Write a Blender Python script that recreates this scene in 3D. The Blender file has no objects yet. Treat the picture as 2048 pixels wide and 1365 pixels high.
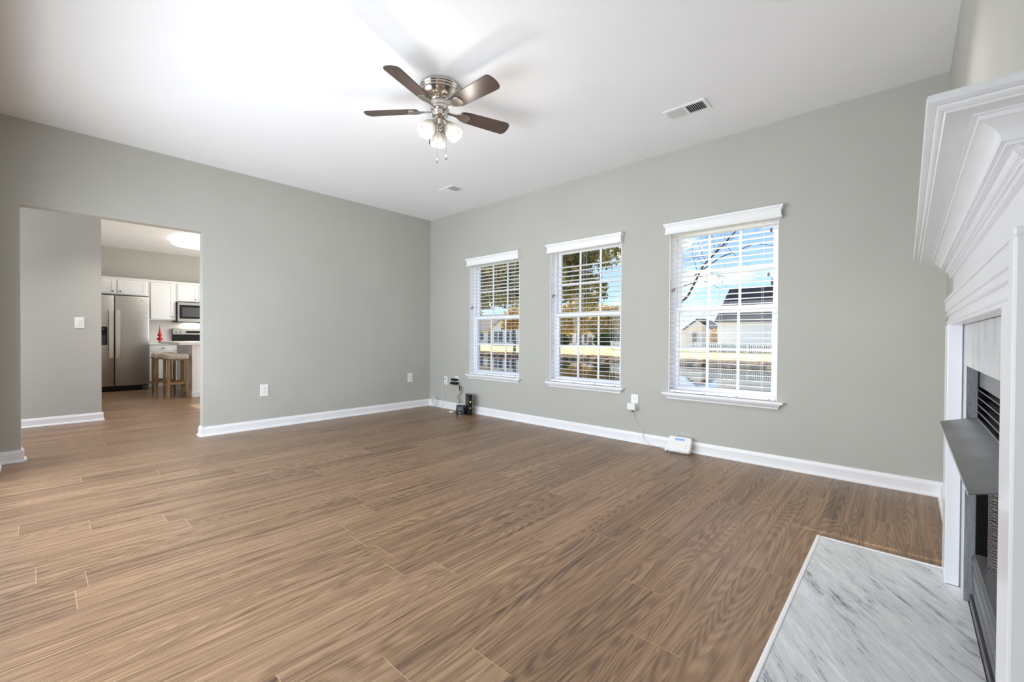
import bpy, bmesh, math, random
from mathutils import Vector, Matrix
random.seed(7)
SC = bpy.context.scene
COL = SC.collection

# ------------------------------------------------------------------ camera
H_CAM = 1.0213
F_PX, YAW, PIT, ROL = 863.735, math.radians(42.233), math.radians(0.526), math.radians(0.324)
fw = Vector((-math.sin(YAW)*math.cos(PIT), math.cos(YAW)*math.cos(PIT), -math.sin(PIT)))
r0 = Vector((math.cos(YAW), math.sin(YAW), 0)); u0 = r0.cross(fw)
rr = math.cos(ROL)*r0 + math.sin(ROL)*u0
uu = -math.sin(ROL)*r0 + math.cos(ROL)*u0
cd = bpy.data.cameras.new('camera'); cam = bpy.data.objects.new('camera', cd); COL.objects.link(cam)
cd.sensor_width = 36; cd.lens = 36*F_PX/2048; cd.clip_start = 0.01; cd.clip_end = 400
M = Matrix((rr, uu, -fw)).transposed().to_4x4(); M.translation = (0, 0, H_CAM)
cam.matrix_world = M
SC.camera = cam

# ------------------------------------------------------------------ exposure
SC.view_settings.view_transform = 'Standard'
SC.view_settings.look = 'None'
SC.view_settings.gamma = 1
SC.view_settings.use_curve_mapping = False
SC.view_settings.exposure = 0.21
SC.cycles.use_denoising = True
SC.cycles.max_bounces = 10
SC.cycles.diffuse_bounces = 6
SC.cycles.transparent_max_bounces = 24
SC.cycles.sample_clamp_indirect = 8
SC.cycles.caustics_reflective = False
SC.cycles.caustics_refractive = False

# ------------------------------------------------------------------ sky
W = bpy.data.worlds.new('sky'); SC.world = W; W.use_nodes = True
nt = W.node_tree; nt.nodes.clear()
def N(t, typ, **kw):
    n = t.nodes.new(typ)
    for k, v in kw.items(): setattr(n, k, v)
    return n
tc = N(nt, 'ShaderNodeTexCoord'); sep = N(nt, 'ShaderNodeSeparateXYZ'); nt.links.new(tc.outputs['Generated'], sep.inputs[0])
grad = N(nt, 'ShaderNodeValToRGB'); nt.links.new(sep.outputs['Z'], grad.inputs[0])
cr = grad.color_ramp
cr.elements[0].position = 0.0; cr.elements[0].color = (0.62, 0.78, 0.98, 1)
cr.elements[1].position = 0.32; cr.elements[1].color = (0.14, 0.30, 0.72, 1)
e = cr.elements.new(0.10); e.color = (0.42, 0.63, 0.95, 1)
mp = N(nt, 'ShaderNodeMapping'); mp.inputs['Scale'].default_value = (3.2, 3.2, 9.0); mp.inputs['Location'].default_value = (0.35, 0.1, 0.2)
nt.links.new(tc.outputs['Generated'], mp.inputs[0])
nz = N(nt, 'ShaderNodeTexNoise'); nz.inputs['Scale'].default_value = 2.3; nz.inputs['Detail'].default_value = 8; nz.inputs['Roughness'].default_value = 0.55
nt.links.new(mp.outputs[0], nz.inputs['Vector'])
cl = N(nt, 'ShaderNodeValToRGB'); nt.links.new(nz.outputs['Fac'], cl.inputs[0])
cl.color_ramp.elements[0].position = 0.52; cl.color_ramp.elements[1].position = 0.68
mx = N(nt, 'ShaderNodeMixRGB'); nt.links.new(cl.outputs[0], mx.inputs[0]); nt.links.new(grad.outputs[0], mx.inputs[1]); mx.inputs[2].default_value = (0.95, 0.95, 0.97, 1)
bg = N(nt, 'ShaderNodeBackground'); nt.links.new(mx.outputs[0], bg.inputs[0]); bg.inputs[1].default_value = 1.35
wo = N(nt, 'ShaderNodeOutputWorld'); nt.links.new(bg.outputs[0], wo.inputs[0])

# ------------------------------------------------------------------ sun and large lights
sd = bpy.data.lights.new('sun', 'SUN'); sun = bpy.data.objects.new('sun', sd); COL.objects.link(sun)
sd.energy = 6.5; sd.angle = math.radians(0.6); sd.color = (1.0, 0.90, 0.74)
sun.rotation_euler = Vector((1.0, -1.18, -1.10)).to_track_quat('-Z', 'Y').to_euler()

def area(name, loc, direction, sx, sy, power, color=(1, 1, 1), spread=180):
    l = bpy.data.lights.new(name, 'AREA'); l.shape = 'RECTANGLE'; l.size = sx; l.size_y = sy
    l.energy = power; l.color = color; l.spread = math.radians(spread)
    o = bpy.data.objects.new(name, l); COL.objects.link(o); o.location = loc
    o.rotation_euler = Vector(direction).to_track_quat('-Z', 'Y').to_euler()
    return o
# added fill lamp at an invented patio door, unseen behind the camera
area('added_patio_fill', (-2.85, -0.335, 0.90), (0, 1, 0.07), 3.5, 1.6, 108, (0.90, 0.95, 1.0), 168)
# kitchen: added fill lamp, unseen to the right of the opening
area('added_kitchen_fill', (-8.6, 3.85, 1.35), (-0.15, -1, 0.05), 3.0, 2.0, 62, (1.0, 0.98, 0.95))

# added fill lamp at the unseen end of the hall
area('added_hall_fill', (-6.1, -2.04, 1.2), (0.2, 1, -0.35), 1.3, 2.0, 34, (1.0, 0.98, 0.95))

# ------------------------------------------------------------------ materials
def lin(c): return tuple(((x/255)/12.92 if x/255 <= 0.04045 else ((x/255+0.055)/1.055)**2.4) for x in c)
MATS = {}
def pm(name, rgb, rough=0.5, metal=0.0, spec=0.5, emit=None, es=0, coat=0.0):
    m = bpy.data.materials.new(name); m.use_nodes = True
    b = m.node_tree.nodes['Principled BSDF']
    b.inputs['Base Color'].default_value = (*lin(rgb), 1)
    b.inputs['Roughness'].default_value = rough; b.inputs['Metallic'].default_value = metal
    b.inputs['Specular IOR Level'].default_value = spec
    b.inputs['Coat Weight'].default_value = coat
    if emit: b.inputs['Emission Color'].default_value = (*lin(emit), 1); b.inputs['Emission Strength'].default_value = es
    MATS[name] = m
    return m
def nodes(m): return m.node_tree, m.node_tree.nodes['Principled BSDF']
def vary(m, c1, c2, scale=(5, 5, 5), detail=4, lo=0.35, hi=0.65, bump=0.0, coord='Object', bscale=None):
    """two-colour noise plus optional bump"""
    t, b = nodes(m)
    tc = N(t, 'ShaderNodeTexCoord'); mp = N(t, 'ShaderNodeMapping'); mp.inputs['Scale'].default_value = scale
    t.links.new(tc.outputs[coord], mp.inputs[0])
    nz = N(t, 'ShaderNodeTexNoise'); nz.inputs['Scale'].default_value = 1; nz.inputs['Detail'].default_value = detail
    t.links.new(mp.outputs[0], nz.inputs['Vector'])
    r = N(t, 'ShaderNodeValToRGB'); r.color_ramp.elements[0].position = lo; r.color_ramp.elements[1].position = hi
    r.color_ramp.elements[0].color = (*lin(c1), 1); r.color_ramp.elements[1].color = (*lin(c2), 1)
    t.links.new(nz.outputs['Fac'], r.inputs[0]); t.links.new(r.outputs[0], b.inputs['Base Color'])
    if bump:
        bp = N(t, 'ShaderNodeBump'); bp.inputs['Strength'].default_value = bump; bp.inputs['Distance'].default_value = 0.002
        if bscale:
            n2 = N(t, 'ShaderNodeTexNoise'); n2.inputs['Scale'].default_value = bscale; n2.inputs['Detail'].default_value = 2
            t.links.new(tc.outputs[coord], n2.inputs['Vector']); t.links.new(n2.outputs['Fac'], bp.inputs['Height'])
        else: t.links.new(nz.outputs['Fac'], bp.inputs['Height'])
        t.links.new(bp.outputs[0], b.inputs['Normal'])
    return m

wall_m = vary(pm('wall_paint', (186, 185, 178), 0.55, spec=0.35), (184, 183, 176), (188, 187, 180), (1.5,)*3, bump=0.12, bscale=420)
ceil_m = vary(pm('ceiling_paint', (246, 246, 249), 0.85, spec=0.2), (245, 245, 248), (247, 247, 250), (2,)*3, bump=0.1, bscale=300)
trim_m = vary(pm('white_gloss_paint', (240, 240, 242), 0.32), (238, 238, 240), (242, 242, 244), (3,)*3, bump=0.06, bscale=60)
mantel_m = vary(pm('mantel_gloss_paint', (240, 240, 243), 0.24), (238, 238, 241), (243, 243, 246), (3,)*3, bump=0.15, bscale=45)
vinyl_m = pm('white_vinyl', (242, 243, 247), 0.35)
blind_m = pm('blind_slat_white', (245, 245, 246), 0.42)
plate_m = pm('white_plastic', (238, 238, 236), 0.35)
slot_m = pm('dark_slot', (30, 30, 30), 0.6)
black_m = pm('black_plastic', (22, 22, 24), 0.35)
rubber_m = pm('black_cord_rubber', (28, 28, 30), 0.5)
cordw_m = pm('white_cord', (232, 231, 226), 0.45)
nickel_m = pm('brushed_nickel', (205, 200, 192), 0.22, 1.0)
chrome_m = pm('polished_nickel', (215, 210, 203), 0.12, 1.0)
steel_m = vary(pm('stainless_steel', (190, 188, 185), 0.34, 0.9), (184, 182, 179), (193, 191, 188), (0.6, 0.6, 40), 3)
steeld_m = pm('satin_handle_steel', (225, 224, 222), 0.25, 0.85)
blackm_m = pm('black_metal', (20, 20, 22), 0.42, 0.5)
greym_m = pm('grey_enamel_metal', (96, 97, 101), 0.30, 0.6)
louv_m = pm('louver_grey_metal', (140, 141, 144), 0.3, 0.6)
hood_m = vary(pm('grey_painted_hood', (104, 106, 109), 0.36, 0.55), (92, 94, 97), (118, 120, 122), (9, 5, 9), 5)
lip_m = pm('bright_hood_lip', (205, 206, 208), 0.3, 0.6)
cab_m = pm('white_cabinet_paint', (243, 243, 243), 0.35)
counter_m = pm('white_counter', (245, 245, 243), 0.22)
splash_m = pm('white_backsplash', (240, 238, 235), 0.3)
knob_m = pm('nickel_knob', (150, 146, 140), 0.3, 1.0)
wood_m = vary(pm('oak_stool_leg', (150, 120, 86), 0.5), (136, 106, 74), (166, 138, 102), (30, 30, 4), 4)
linen_m = vary(pm('grey_linen', (196, 188, 178), 0.9, spec=0.2), (182, 174, 164), (208, 200, 190), (160,)*3, 2, bump=0.3)
linenw_m = pm('white_linen_side', (236, 234, 230), 0.85, spec=0.2)
nail_m = pm('bronze_nailhead', (120, 92, 64), 0.35, 0.9)
red_m = pm('red_glass', (205, 22, 24), 0.06, 0, 0.6)
blade_m = vary(pm('walnut_blade', (74, 60, 54), 0.36), (60, 47, 42), (90, 75, 67), (3, 60, 60), 5, coord='Generated')
glow_m = pm('bulb_glow', (255, 246, 232), 0.4, emit=(255, 240, 220), es=2)
led_m = pm('yellow_led', (255, 235, 120), 0.4, emit=(255, 230, 110), es=1.5)
lcd_m = pm('blue_lcd', (120, 150, 205), 0.2, emit=(120, 152, 214), es=0.35)
klight_m = pm('kitchen_diffuser', (255, 255, 255), 0.5, emit=(255, 252, 246), es=3.2)
can_m = pm('downlight_lens', (255, 255, 255), 0.5, emit=(255, 250, 242), es=6.0)
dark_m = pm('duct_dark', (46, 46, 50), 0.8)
refr_m = vary(pm('refractory_panel', (176, 170, 150), 0.9, spec=0.1), (150, 146, 130), (192, 186, 168), (14,)*3, 5, bump=0.4)
ash_m = vary(pm('firebox_ceramic', (150, 150, 146), 0.9, spec=0.1), (110, 110, 108), (176, 176, 170), (20,)*3, 5)
glassd_m = pm('dark_appliance_glass', (40, 40, 42), 0.08, 0, 0.6)

def glass_mat(name):
    m = bpy.data.materials.new(name); m.use_nodes = True; t = m.node_tree; t.nodes.clear()
    tr = N(t, 'ShaderNodeBsdfTransparent'); tr.inputs[0].default_value = (0.97, 0.98, 0.98, 1)
    gl = N(t, 'ShaderNodeBsdfGlossy'); gl.inputs['Roughness'].default_value = 0.02
    fr = N(t, 'ShaderNodeFresnel'); fr.inputs[0].default_value = 1.45
    mix = N(t, 'ShaderNodeMixShader'); out = N(t, 'ShaderNodeOutputMaterial')
    gb = N(t, 'ShaderNodeNewGeometry'); inv = N(t, 'ShaderNodeMath', operation='SUBTRACT'); inv.inputs[0].default_value = 1; t.links.new(gb.outputs['Backfacing'], inv.inputs[1])
    mu = N(t, 'ShaderNodeMath', operation='MULTIPLY'); t.links.new(fr.outputs[0], mu.inputs[0]); t.links.new(inv.outputs[0], mu.inputs[1])
    t.links.new(mu.outputs[0], mix.inputs[0]); t.links.new(tr.outputs[0], mix.inputs[1]); t.links.new(gl.outputs[0], mix.inputs[2]); t.links.new(mix.outputs[0], out.inputs[0])
    return m
glass_m = glass_mat('window_glass')
def shade_mat():
    m = bpy.data.materials.new('frosted_shade'); m.use_nodes = True; t = m.node_tree; t.nodes.clear()
    tr = N(t, 'ShaderNodeBsdfTransparent'); tl = N(t, 'ShaderNodeBsdfTranslucent'); df = N(t, 'ShaderNodeBsdfDiffuse'); gl = N(t, 'ShaderNodeBsdfGlossy')
    gl.inputs['Roughness'].default_value = 0.15
    m1 = N(t, 'ShaderNodeMixShader'); m1.inputs[0].default_value = 0.55; tl.inputs[0].default_value = (0.20, 0.195, 0.185, 1); df.inputs[0].default_value = (0.32, 0.32, 0.31, 1); m2 = N(t, 'ShaderNodeMixShader'); m2.inputs[0].default_value = 0.2; m3 = N(t, 'ShaderNodeMixShader'); m3.inputs[0].default_value = 0.08
    t.links.new(tr.outputs[0], m1.inputs[1]); t.links.new(tl.outputs[0], m1.inputs[2]); t.links.new(m1.outputs[0], m2.inputs[1]); t.links.new(df.outputs[0], m2.inputs[2])
    t.links.new(m2.outputs[0], m3.inputs[1]); t.links.new(gl.outputs[0], m3.inputs[2])
    out = N(t, 'ShaderNodeOutputMaterial'); t.links.new(m3.outputs[0], out.inputs[0])
    return m
shade_m = shade_mat()

def math_n(t, op, a, b=None):
    n = N(t, 'ShaderNodeMath', operation=op)
    for i, v in enumerate((a, b)):
        if v is None: continue
        if isinstance(v, (int, float)): n.inputs[i].default_value = v
        else: t.links.new(v, n.inputs[i])
    return n.outputs[0]

def floor_material():
    m = pm('wood_plank_floor', (140, 110, 85), 0.36, spec=0.5); t, b = nodes(m)
    geo = N(t, 'ShaderNodeNewGeometry'); s = N(t, 'ShaderNodeSeparateXYZ'); t.links.new(geo.outputs['Position'], s.inputs[0])
    x, y = s.outputs['X'], s.outputs['Y']
    PW, PL = 0.1745, 1.22
    xs = math_n(t, 'DIVIDE', math_n(t, 'ADD', x, 20.062), PW); ci = math_n(t, 'FLOOR', xs); fx = math_n(t, 'FRACT', xs)
    wn = N(t, 'ShaderNodeTexWhiteNoise', noise_dimensions='1D'); t.links.new(ci, wn.inputs['W'])
    ys = math_n(t, 'ADD', math_n(t, 'DIVIDE', math_n(t, 'ADD', y, 20), PL), math_n(t, 'MULTIPLY', wn.outputs['Value'], 7.31))
    ri = math_n(t, 'FLOOR', ys); fy = math_n(t, 'FRACT', ys)
    pid = math_n(t, 'ADD', math_n(t, 'MULTIPLY', ci, 13.37), math_n(t, 'MULTIPLY', ri, 5.71))
    wn2 = N(t, 'ShaderNodeTexWhiteNoise', noise_dimensions='1D'); t.links.new(pid, wn2.inputs['W'])
    rnd = wn2.outputs['Value']
    def vec(sx, sy):
        c = N(t, 'ShaderNodeCombineXYZ'); t.links.new(math_n(t, 'MULTIPLY', x, sx), c.inputs[0]); t.links.new(math_n(t, 'MULTIPLY', y, sy), c.inputs[1])
        t.links.new(math_n(t, 'MULTIPLY', rnd, 57.0), c.inputs[2]); return c.outputs[0]
    def noise(v, sc, det, rough=0.5, dist=0.0):
        n = N(t, 'ShaderNodeTexNoise'); n.inputs['Scale'].default_value = sc; n.inputs['Detail'].default_value = det; n.inputs['Roughness'].default_value = rough
        n.inputs['Distortion'].default_value = dist; t.links.new(v, n.inputs['Vector']); return n.outputs['Fac']
    big = noise(vec(6.0, 0.42), 1.0, 1.0)
    rings = math_n(t, 'SINE', math_n(t, 'MULTIPLY', big, 300.0))
    rings = math_n(t, 'MULTIPLY', math_n(t, 'ADD', rings, 1.0), 0.5)
    fine = noise(vec(210.0, 5.0), 1.0, 3.0, 0.65)
    mid = noise(vec(42.0, 0.8), 1.0, 5.0, 0.62)
    dkn = noise(vec(16.0, 2.2), 1.0, 2.0, 0.5)
    g = math_n(t, 'ADD', math_n(t, 'MULTIPLY', rings, 0.12), math_n(t, 'ADD', math_n(t, 'MULTIPLY', fine, 0.38), math_n(t, 'MULTIPLY', mid, 0.60)))
    g = math_n(t, 'ADD', g, math_n(t, 'MULTIPLY', math_n(t, 'SUBTRACT', rnd, 0.5), 0.10))
    r = N(t, 'ShaderNodeValToRGB'); t.links.new(g, r.inputs[0]); el = r.color_ramp.elements
    el[0].position = 0.36; el[0].color = (*lin((82, 62, 46)), 1); el[1].position = 0.76; el[1].color = (*lin((168, 137, 107)), 1)
    k = el.new(0.47); k.color = (*lin((116, 90, 67)), 1); k = el.new(0.58); k.color = (*lin((140, 111, 84)), 1)
    # dark knots
    kn = N(t, 'ShaderNodeMapRange'); t.links.new(dkn, kn.inputs['Value']); kn.inputs['From Min'].default_value = 0.70; kn.inputs['From Max'].default_value = 0.80; kn.inputs['To Max'].default_value = 0.45
    mk = N(t, 'ShaderNodeMixRGB'); t.links.new(kn.outputs[0], mk.inputs[0]); t.links.new(r.outputs[0], mk.inputs[1]); mk.inputs[2].default_value = (*lin((84, 60, 46)), 1)
    fleck = noise(vec(75.0, 5.0), 1.0, 3.0, 0.6)
    fk = N(t, 'ShaderNodeMapRange'); t.links.new(fleck, fk.inputs['Value']); fk.inputs['From Min'].default_value = 0.60; fk.inputs['From Max'].default_value = 0.72; fk.inputs['To Max'].default_value = 0.6
    mf = N(t, 'ShaderNodeMixRGB'); t.links.new(fk.outputs[0], mf.inputs[0]); t.links.new(mk.outputs[0], mf.inputs[1]); mf.inputs[2].default_value = (*lin((78, 56, 42)), 1); mk = mf
    # seams: dark along the plank, pale at the butt ends
    ex = math_n(t, 'LESS_THAN', math_n(t, 'MINIMUM', fx, math_n(t, 'SUBTRACT', 1.0, fx)), 0.007)
    ey = math_n(t, 'LESS_THAN', math_n(t, 'MINIMUM', fy, math_n(t, 'SUBTRACT', 1.0, fy)), 0.0010)
    ms = N(t, 'ShaderNodeMixRGB'); t.links.new(math_n(t, 'MULTIPLY', ex, 0.35), ms.inputs[0]); t.links.new(mk.outputs[0], ms.inputs[1]); ms.inputs[2].default_value = (*lin((80, 56, 40)), 1)
    me = N(t, 'ShaderNodeMixRGB'); t.links.new(math_n(t, 'MULTIPLY', ey, 0.55), me.inputs[0]); t.links.new(ms.outputs[0], me.inputs[1]); me.inputs[2].default_value = (*lin((196, 166, 134)), 1)
    t.links.new(me.outputs[0], b.inputs['Base Color'])
    bp = N(t, 'ShaderNodeBump'); bp.inputs['Strength'].default_value = 0.25; bp.inputs['Distance'].default_value = 0.0015
    t.links.new(math_n(t, 'ADD', math_n(t, 'MULTIPLY', fine, 0.5), math_n(t, 'MULTIPLY', rings, 0.25)), bp.inputs['Height']); t.links.new(bp.outputs[0], b.inputs['Normal'])
    t.links.new(math_n(t, 'ADD', math_n(t, 'MULTIPLY', fine, 0.16), 0.28), b.inputs['Roughness'])
    return m
floor_m = floor_material()

def marble(name, base, dark, light, ang, sc=1.0, rough=0.3):
    m = pm(name, base, rough); t, b = nodes(m)
    geo = N(t, 'ShaderNodeNewGeometry'); mp = N(t, 'ShaderNodeMapping', vector_type='TEXTURE'); mp.inputs['Rotation'].default_value = ang
    t.links.new(geo.outputs['Position'], mp.inputs[0])
    def nz(sx, sy, s, d, off=0):
        m2 = N(t, 'ShaderNodeMapping'); m2.inputs['Scale'].default_value = (sx, sy, sy); m2.inputs['Location'].default_value = (off, off*1.7, 0); t.links.new(mp.outputs[0], m2.inputs[0])
        n = N(t, 'ShaderNodeTexNoise'); n.inputs['Scale'].default_value = s*sc; n.inputs['Detail'].default_value = d; n.inputs['Roughness'].default_value = 0.62; n.inputs['Distortion'].default_value = 0.9
        t.links.new(m2.outputs[0], n.inputs['Vector']); return n.outputs['Fac']
    a = nz(1.6, 9, 2.2, 9); f = nz(7, 52, 2.4, 8, 3.3); c = nz(0.9, 4.5, 1.3, 5, 7.7)
    g = math_n(t, 'ADD', math_n(t, 'MULTIPLY', a, 0.45), math_n(t, 'ADD', math_n(t, 'MULTIPLY', f, 0.35), math_n(t, 'MULTIPLY', c, 0.2)))
    r = N(t, 'ShaderNodeValToRGB'); t.links.new(g, r.inputs[0]); el = r.color_ramp.elements
    el[0].position = 0.385; el[0].color = (*lin(dark), 1); el[1].position = 0.62; el[1].color = (*lin(light), 1)
    k = el.new(0.455); k.color = (*lin(base), 1)
    t.links.new(r.outputs[0], b.inputs['Base Color'])
    return m
VA = math.atan2(-0.84, 0.54)
hearth_m = marble('grey_marble_hearth', (197, 200, 203), (100, 104, 110), (230, 232, 234), (0, 0, VA), 1.0, 0.32)
tile_m = marble('pale_marble_tile', (206, 207, 210), (168, 170, 174), (226, 227, 229), (0, math.pi/2, 0), 0.9, 0.28)
reveal_m = marble('dark_marble_edge', (132, 134, 140), (92, 94, 100), (160, 162, 166), (0, math.pi/2, 0), 1.4, 0.4)

# ------------------------------------------------------------------ mesh helpers (world coordinates)
WL = {}
class B:
    def __init__(s): s.bm = bmesh.new()
    def _merge(s, o):
        me = bpy.data.meshes.new('t'); o.to_mesh(me); o.free(); s.bm.from_mesh(me); bpy.data.meshes.remove(me); return s
    def box(s, x0, x1, y0, y1, z0, z1, bev=0, seg=2, mat=None):
        b = bmesh.new(); bmesh.ops.create_cube(b, size=1)
        for v in b.verts: v.co = Vector(((x0+x1)/2+v.co.x*(x1-x0), (y0+y1)/2+v.co.y*(y1-y0), (z0+z1)/2+v.co.z*(z1-z0)))
        if bev: bmesh.ops.bevel(b, geom=b.edges[:], offset=bev, segments=seg, affect='EDGES', profile=0.5)
        if mat is not None: b.transform(mat)
        return s._merge(b)
    def prism(s, pts, axis, a0, a1, bev=0, mat=None):
        """closed 2D polygon extruded along axis; pts are the other two coordinates in xyz order"""
        b = bmesh.new(); f = {'x': lambda p, a: (a, p[0], p[1]), 'y': lambda p, a: (p[0], a, p[1]), 'z': lambda p, a: (p[0], p[1], a)}[axis]
        n = len(pts); A = [b.verts.new(f(p, a0)) for p in pts]; C = [b.verts.new(f(p, a1)) for p in pts]
        for i in range(n): b.faces.new((A[i], A[(i+1) % n], C[(i+1) % n], C[i]))
        b.faces.new(A[::-1]); b.faces.new(C)
        bmesh.ops.recalc_face_normals(b, faces=b.faces)
        if bev: bmesh.ops.bevel(b, geom=b.edges[:], offset=bev, segments=2, affect='EDGES')
        if mat is not None: b.transform(mat)
        return s._merge(b)
    def loft(s, rings, cap=True, closed=True):
        b = bmesh.new(); R = [[b.verts.new(p) for p in r] for r in rings]; n = len(rings[0])
        for i in range(len(R)-1):
            for j in range(n if closed else n-1):
                b.faces.new((R[i][j], R[i][(j+1) % n], R[i+1][(j+1) % n], R[i+1][j]))
        if cap and closed: b.faces.new(R[0][::-1]); b.faces.new(R[-1])
        bmesh.ops.recalc_face_normals(b, faces=b.faces)
        return s._merge(b)
    def lathe(s, prof, mat=None, seg=40, cap=True):
        rings = [[Vector((r*math.cos(2*math.pi*k/seg), r*math.sin(2*math.pi*k/seg), z)) for k in range(seg)] for r, z in prof]
        if mat is not None: rings = [[mat @ p for p in r] for r in rings]
        return s.loft(rings, cap)
    def tube(s, pts, rad, seg=8):
        pts = [Vector(p) for p in pts]; rads = rad if isinstance(rad, (list, tuple)) else [rad]*len(pts)
        rings = []; up = None
        for i, p in enumerate(pts):
            d = (pts[min(i+1, len(pts)-1)]-pts[max(i-1, 0)]).normalized()
            if up is None: up = d.orthogonal().normalized()
            up = (up - d*up.dot(d)).normalized(); q = d.cross(up)
            rings.append([p+rads[i]*(math.cos(2*math.pi*k/seg)*up+math.sin(2*math.pi*k/seg)*q) for k in range(seg)])
        return s.loft(rings)
    def ball(s, c, r, u=20, v=12, sc=(1, 1, 1)):
        b = bmesh.new(); bmesh.ops.create_uvsphere(b, u_segments=u, v_segments=v, radius=r)
        for w in b.verts: w.co = Vector((w.co.x*sc[0], w.co.y*sc[1], w.co.z*sc[2]))+Vector(c)
        return s._merge(b)
    def rot(s, m): s.bm.transform(m); return s
def smooth_path(pts, n=6):
    P = [Vector(p) for p in pts]; out = []
    for i in range(len(P)-1):
        p0, p1, p2, p3 = P[max(i-1, 0)], P[i], P[i+1], P[min(i+2, len(P)-1)]
        for k in range(n):
            t = k/n
            out.append(0.5*((2*p1)+(-p0+p2)*t+(2*p0-5*p1+4*p2-p3)*t*t+(-p0+3*p1-3*p2+p3)*t**3))
    out.append(P[-1]); return out
E_FP = 0.0039
FPM = Matrix.Rotation(-E_FP, 4, 'Z')     # the fireplace wall is turned a hair from square
def props(o, label=None, cat=None, group=None, kind=None):
    if label: o['label'] = label
    if cat: o['category'] = cat
    if group: o['group'] = group
    if kind: o['kind'] = kind
    return o
def thing(name, loc, label, cat, group=None, kind=None):
    o = bpy.data.objects.new(name, None); COL.objects.link(o); o.location = loc; o.empty_display_size = 0.1
    WL[o.name] = Vector(loc); return props(o, label, cat, group, kind)
def obj(name, b, mat, parent=None, smooth=False, label=None, cat=None, group=None, kind=None, fp=False):
    if isinstance(b, B): bm = b.bm
    if fp: bm.transform(FPM)
    if parent is not None: org = WL[parent.name]
    else:
        lo = Vector((min(v.co.x for v in bm.verts), min(v.co.y for v in bm.verts), min(v.co.z for v in bm.verts)))
        hi = Vector((max(v.co.x for v in bm.verts), max(v.co.y for v in bm.verts), max(v.co.z for v in bm.verts)))
        org = Vector(((lo.x+hi.x)/2, (lo.y+hi.y)/2, lo.z))
    bm.transform(Matrix.Translation(-org))
    me = bpy.data.meshes.new(name); bm.to_mesh(me); bm.free()
    if smooth:
        me.polygons.foreach_set('use_smooth', [True]*len(me.polygons))
        me.set_sharp_from_angle(angle=math.radians(38))
    me.materials.append(mat)
    o = bpy.data.objects.new(name, me); COL.objects.link(o)
    if parent is not None: o.parent = parent
    else: o.location = org
    WL[o.name] = org
    return props(o, label, cat, group, kind)
def struct(name, b, mat, parent=None, smooth=False, fp=False):
    return obj(name, b, mat, parent, smooth, kind='structure', fp=fp)

def slab(us, vs, holes, w0, w1, axis):
    """solid wall on a grid of u (horizontal) and v (vertical) with rectangular holes, shared vertices"""
    us = sorted(set(us)); vs = sorted(set(vs)); b = bmesh.new(); V = {}
    def vert(i, j, k):
        if (i, j, k) not in V:
            w = (w0, w1)[k]
            V[(i, j, k)] = b.verts.new((us[i], w, vs[j]) if axis == 'y' else (w, us[i], vs[j]) if axis == 'x' else (us[i], vs[j], w))
        return V[(i, j, k)]
    def solid(i, j):
        if i < 0 or j < 0 or i >= len(us)-1 or j >= len(vs)-1: return False
        cu, cv = (us[i]+us[i+1])/2, (vs[j]+vs[j+1])/2
        return not any(h[0] < cu < h[1] and h[2] < cv < h[3] for h in holes)
    for i in range(len(us)-1):
        for j in range(len(vs)-1):
            if not solid(i, j): continue
            b.faces.new([vert(i, j, 0), vert(i+1, j, 0), vert(i+1, j+1, 0), vert(i, j+1, 0)])
            b.faces.new([vert(i, j, 1), vert(i, j+1, 1), vert(i+1, j+1, 1), vert(i+1, j, 1)])
            for di, dj, e in ((-1, 0, ((i, j), (i, j+1))), (1, 0, ((i+1, j), (i+1, j+1))), (0, -1, ((i, j), (i+1, j))), (0, 1, ((i, j+1), (i+1, j+1)))):
                if not solid(i+di, j+dj):
                    (a, c), (d, f) = e
                    b.faces.new([vert(a, c, 0), vert(d, f, 0), vert(d, f, 1), vert(a, c, 1)])
    bmesh.ops.recalc_face_normals(b, faces=b.faces)
    o = B(); o.bm.free(); o.bm = b; return o
def wall(name, us, vs, holes, w0, w1, axis, mat=None, fp=False):
    U = list(us)+[h[0] for h in holes]+[h[1] for h in holes]; Vv = list(vs)+[h[2] for h in holes]+[h[3] for h in holes]
    U = [u for u in U if us[0] <= u <= us[1]]; Vv = [v for v in Vv if vs[0] <= v <= vs[1]]
    return struct(name, slab(U, Vv, holes, w0, w1, axis), mat or wall_m, fp=fp)

# ------------------------------------------------------------------ room shell
L, D, R, H = -5.222, 3.938, 0.185, 2.74
YB = -0.212
WIN = [(-4.348, -3.457), (-2.986, -2.101), (-1.612, -0.740)]
ZS, ZT = 0.50, 2.03
struct('floor', B().box(-11.6, 0.75, -2.1, 4.1, -0.06, 0), floor_m)
struct('ceiling', B().box(-11.6, 0.75, -2.1, 4.1, H, H+0.06), ceil_m)
wall('wall_rear', (L-0.12, 0.8), (0, H), [(a, b, ZS, ZT) for a, b in WIN], D, D+0.20, 'y')
wall('wall_left', (YB, D), (0, H), [(-0.085, 1.125, -1, 2.058)], L-0.114, L, 'x')
wall('wall_right', (YB, D), (0, H), [(1.27, 2.43, -1, 0.94)], R, R+0.12, 'x', fp=True)
wall('wall_front', (L-0.12, 0.35), (0, H), [(-4.7, -0.8, -1, 2.12)], YB-0.12, YB, 'y')
# hall and kitchen
struct('wall_hall', B().box(-11.5, -7.08, -2.0, 0.522, 0, H), wall_m)
struct('wall_kitchen', B().box(-11.62, -11.48, 0.5, 4.0, 0, H), wall_m)
wall('wall_kitchen_right', (-11.6, L-0.1), (0, H), [(-10.2, -7.0, -1, 2.4)], 3.98, 4.08, 'y')
wall('wall_hall_end', (-7.1, L-0.1), (0, H), [(-6.9, -5.5, -1, 2.2)], -2.1, -2.0, 'y')
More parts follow.
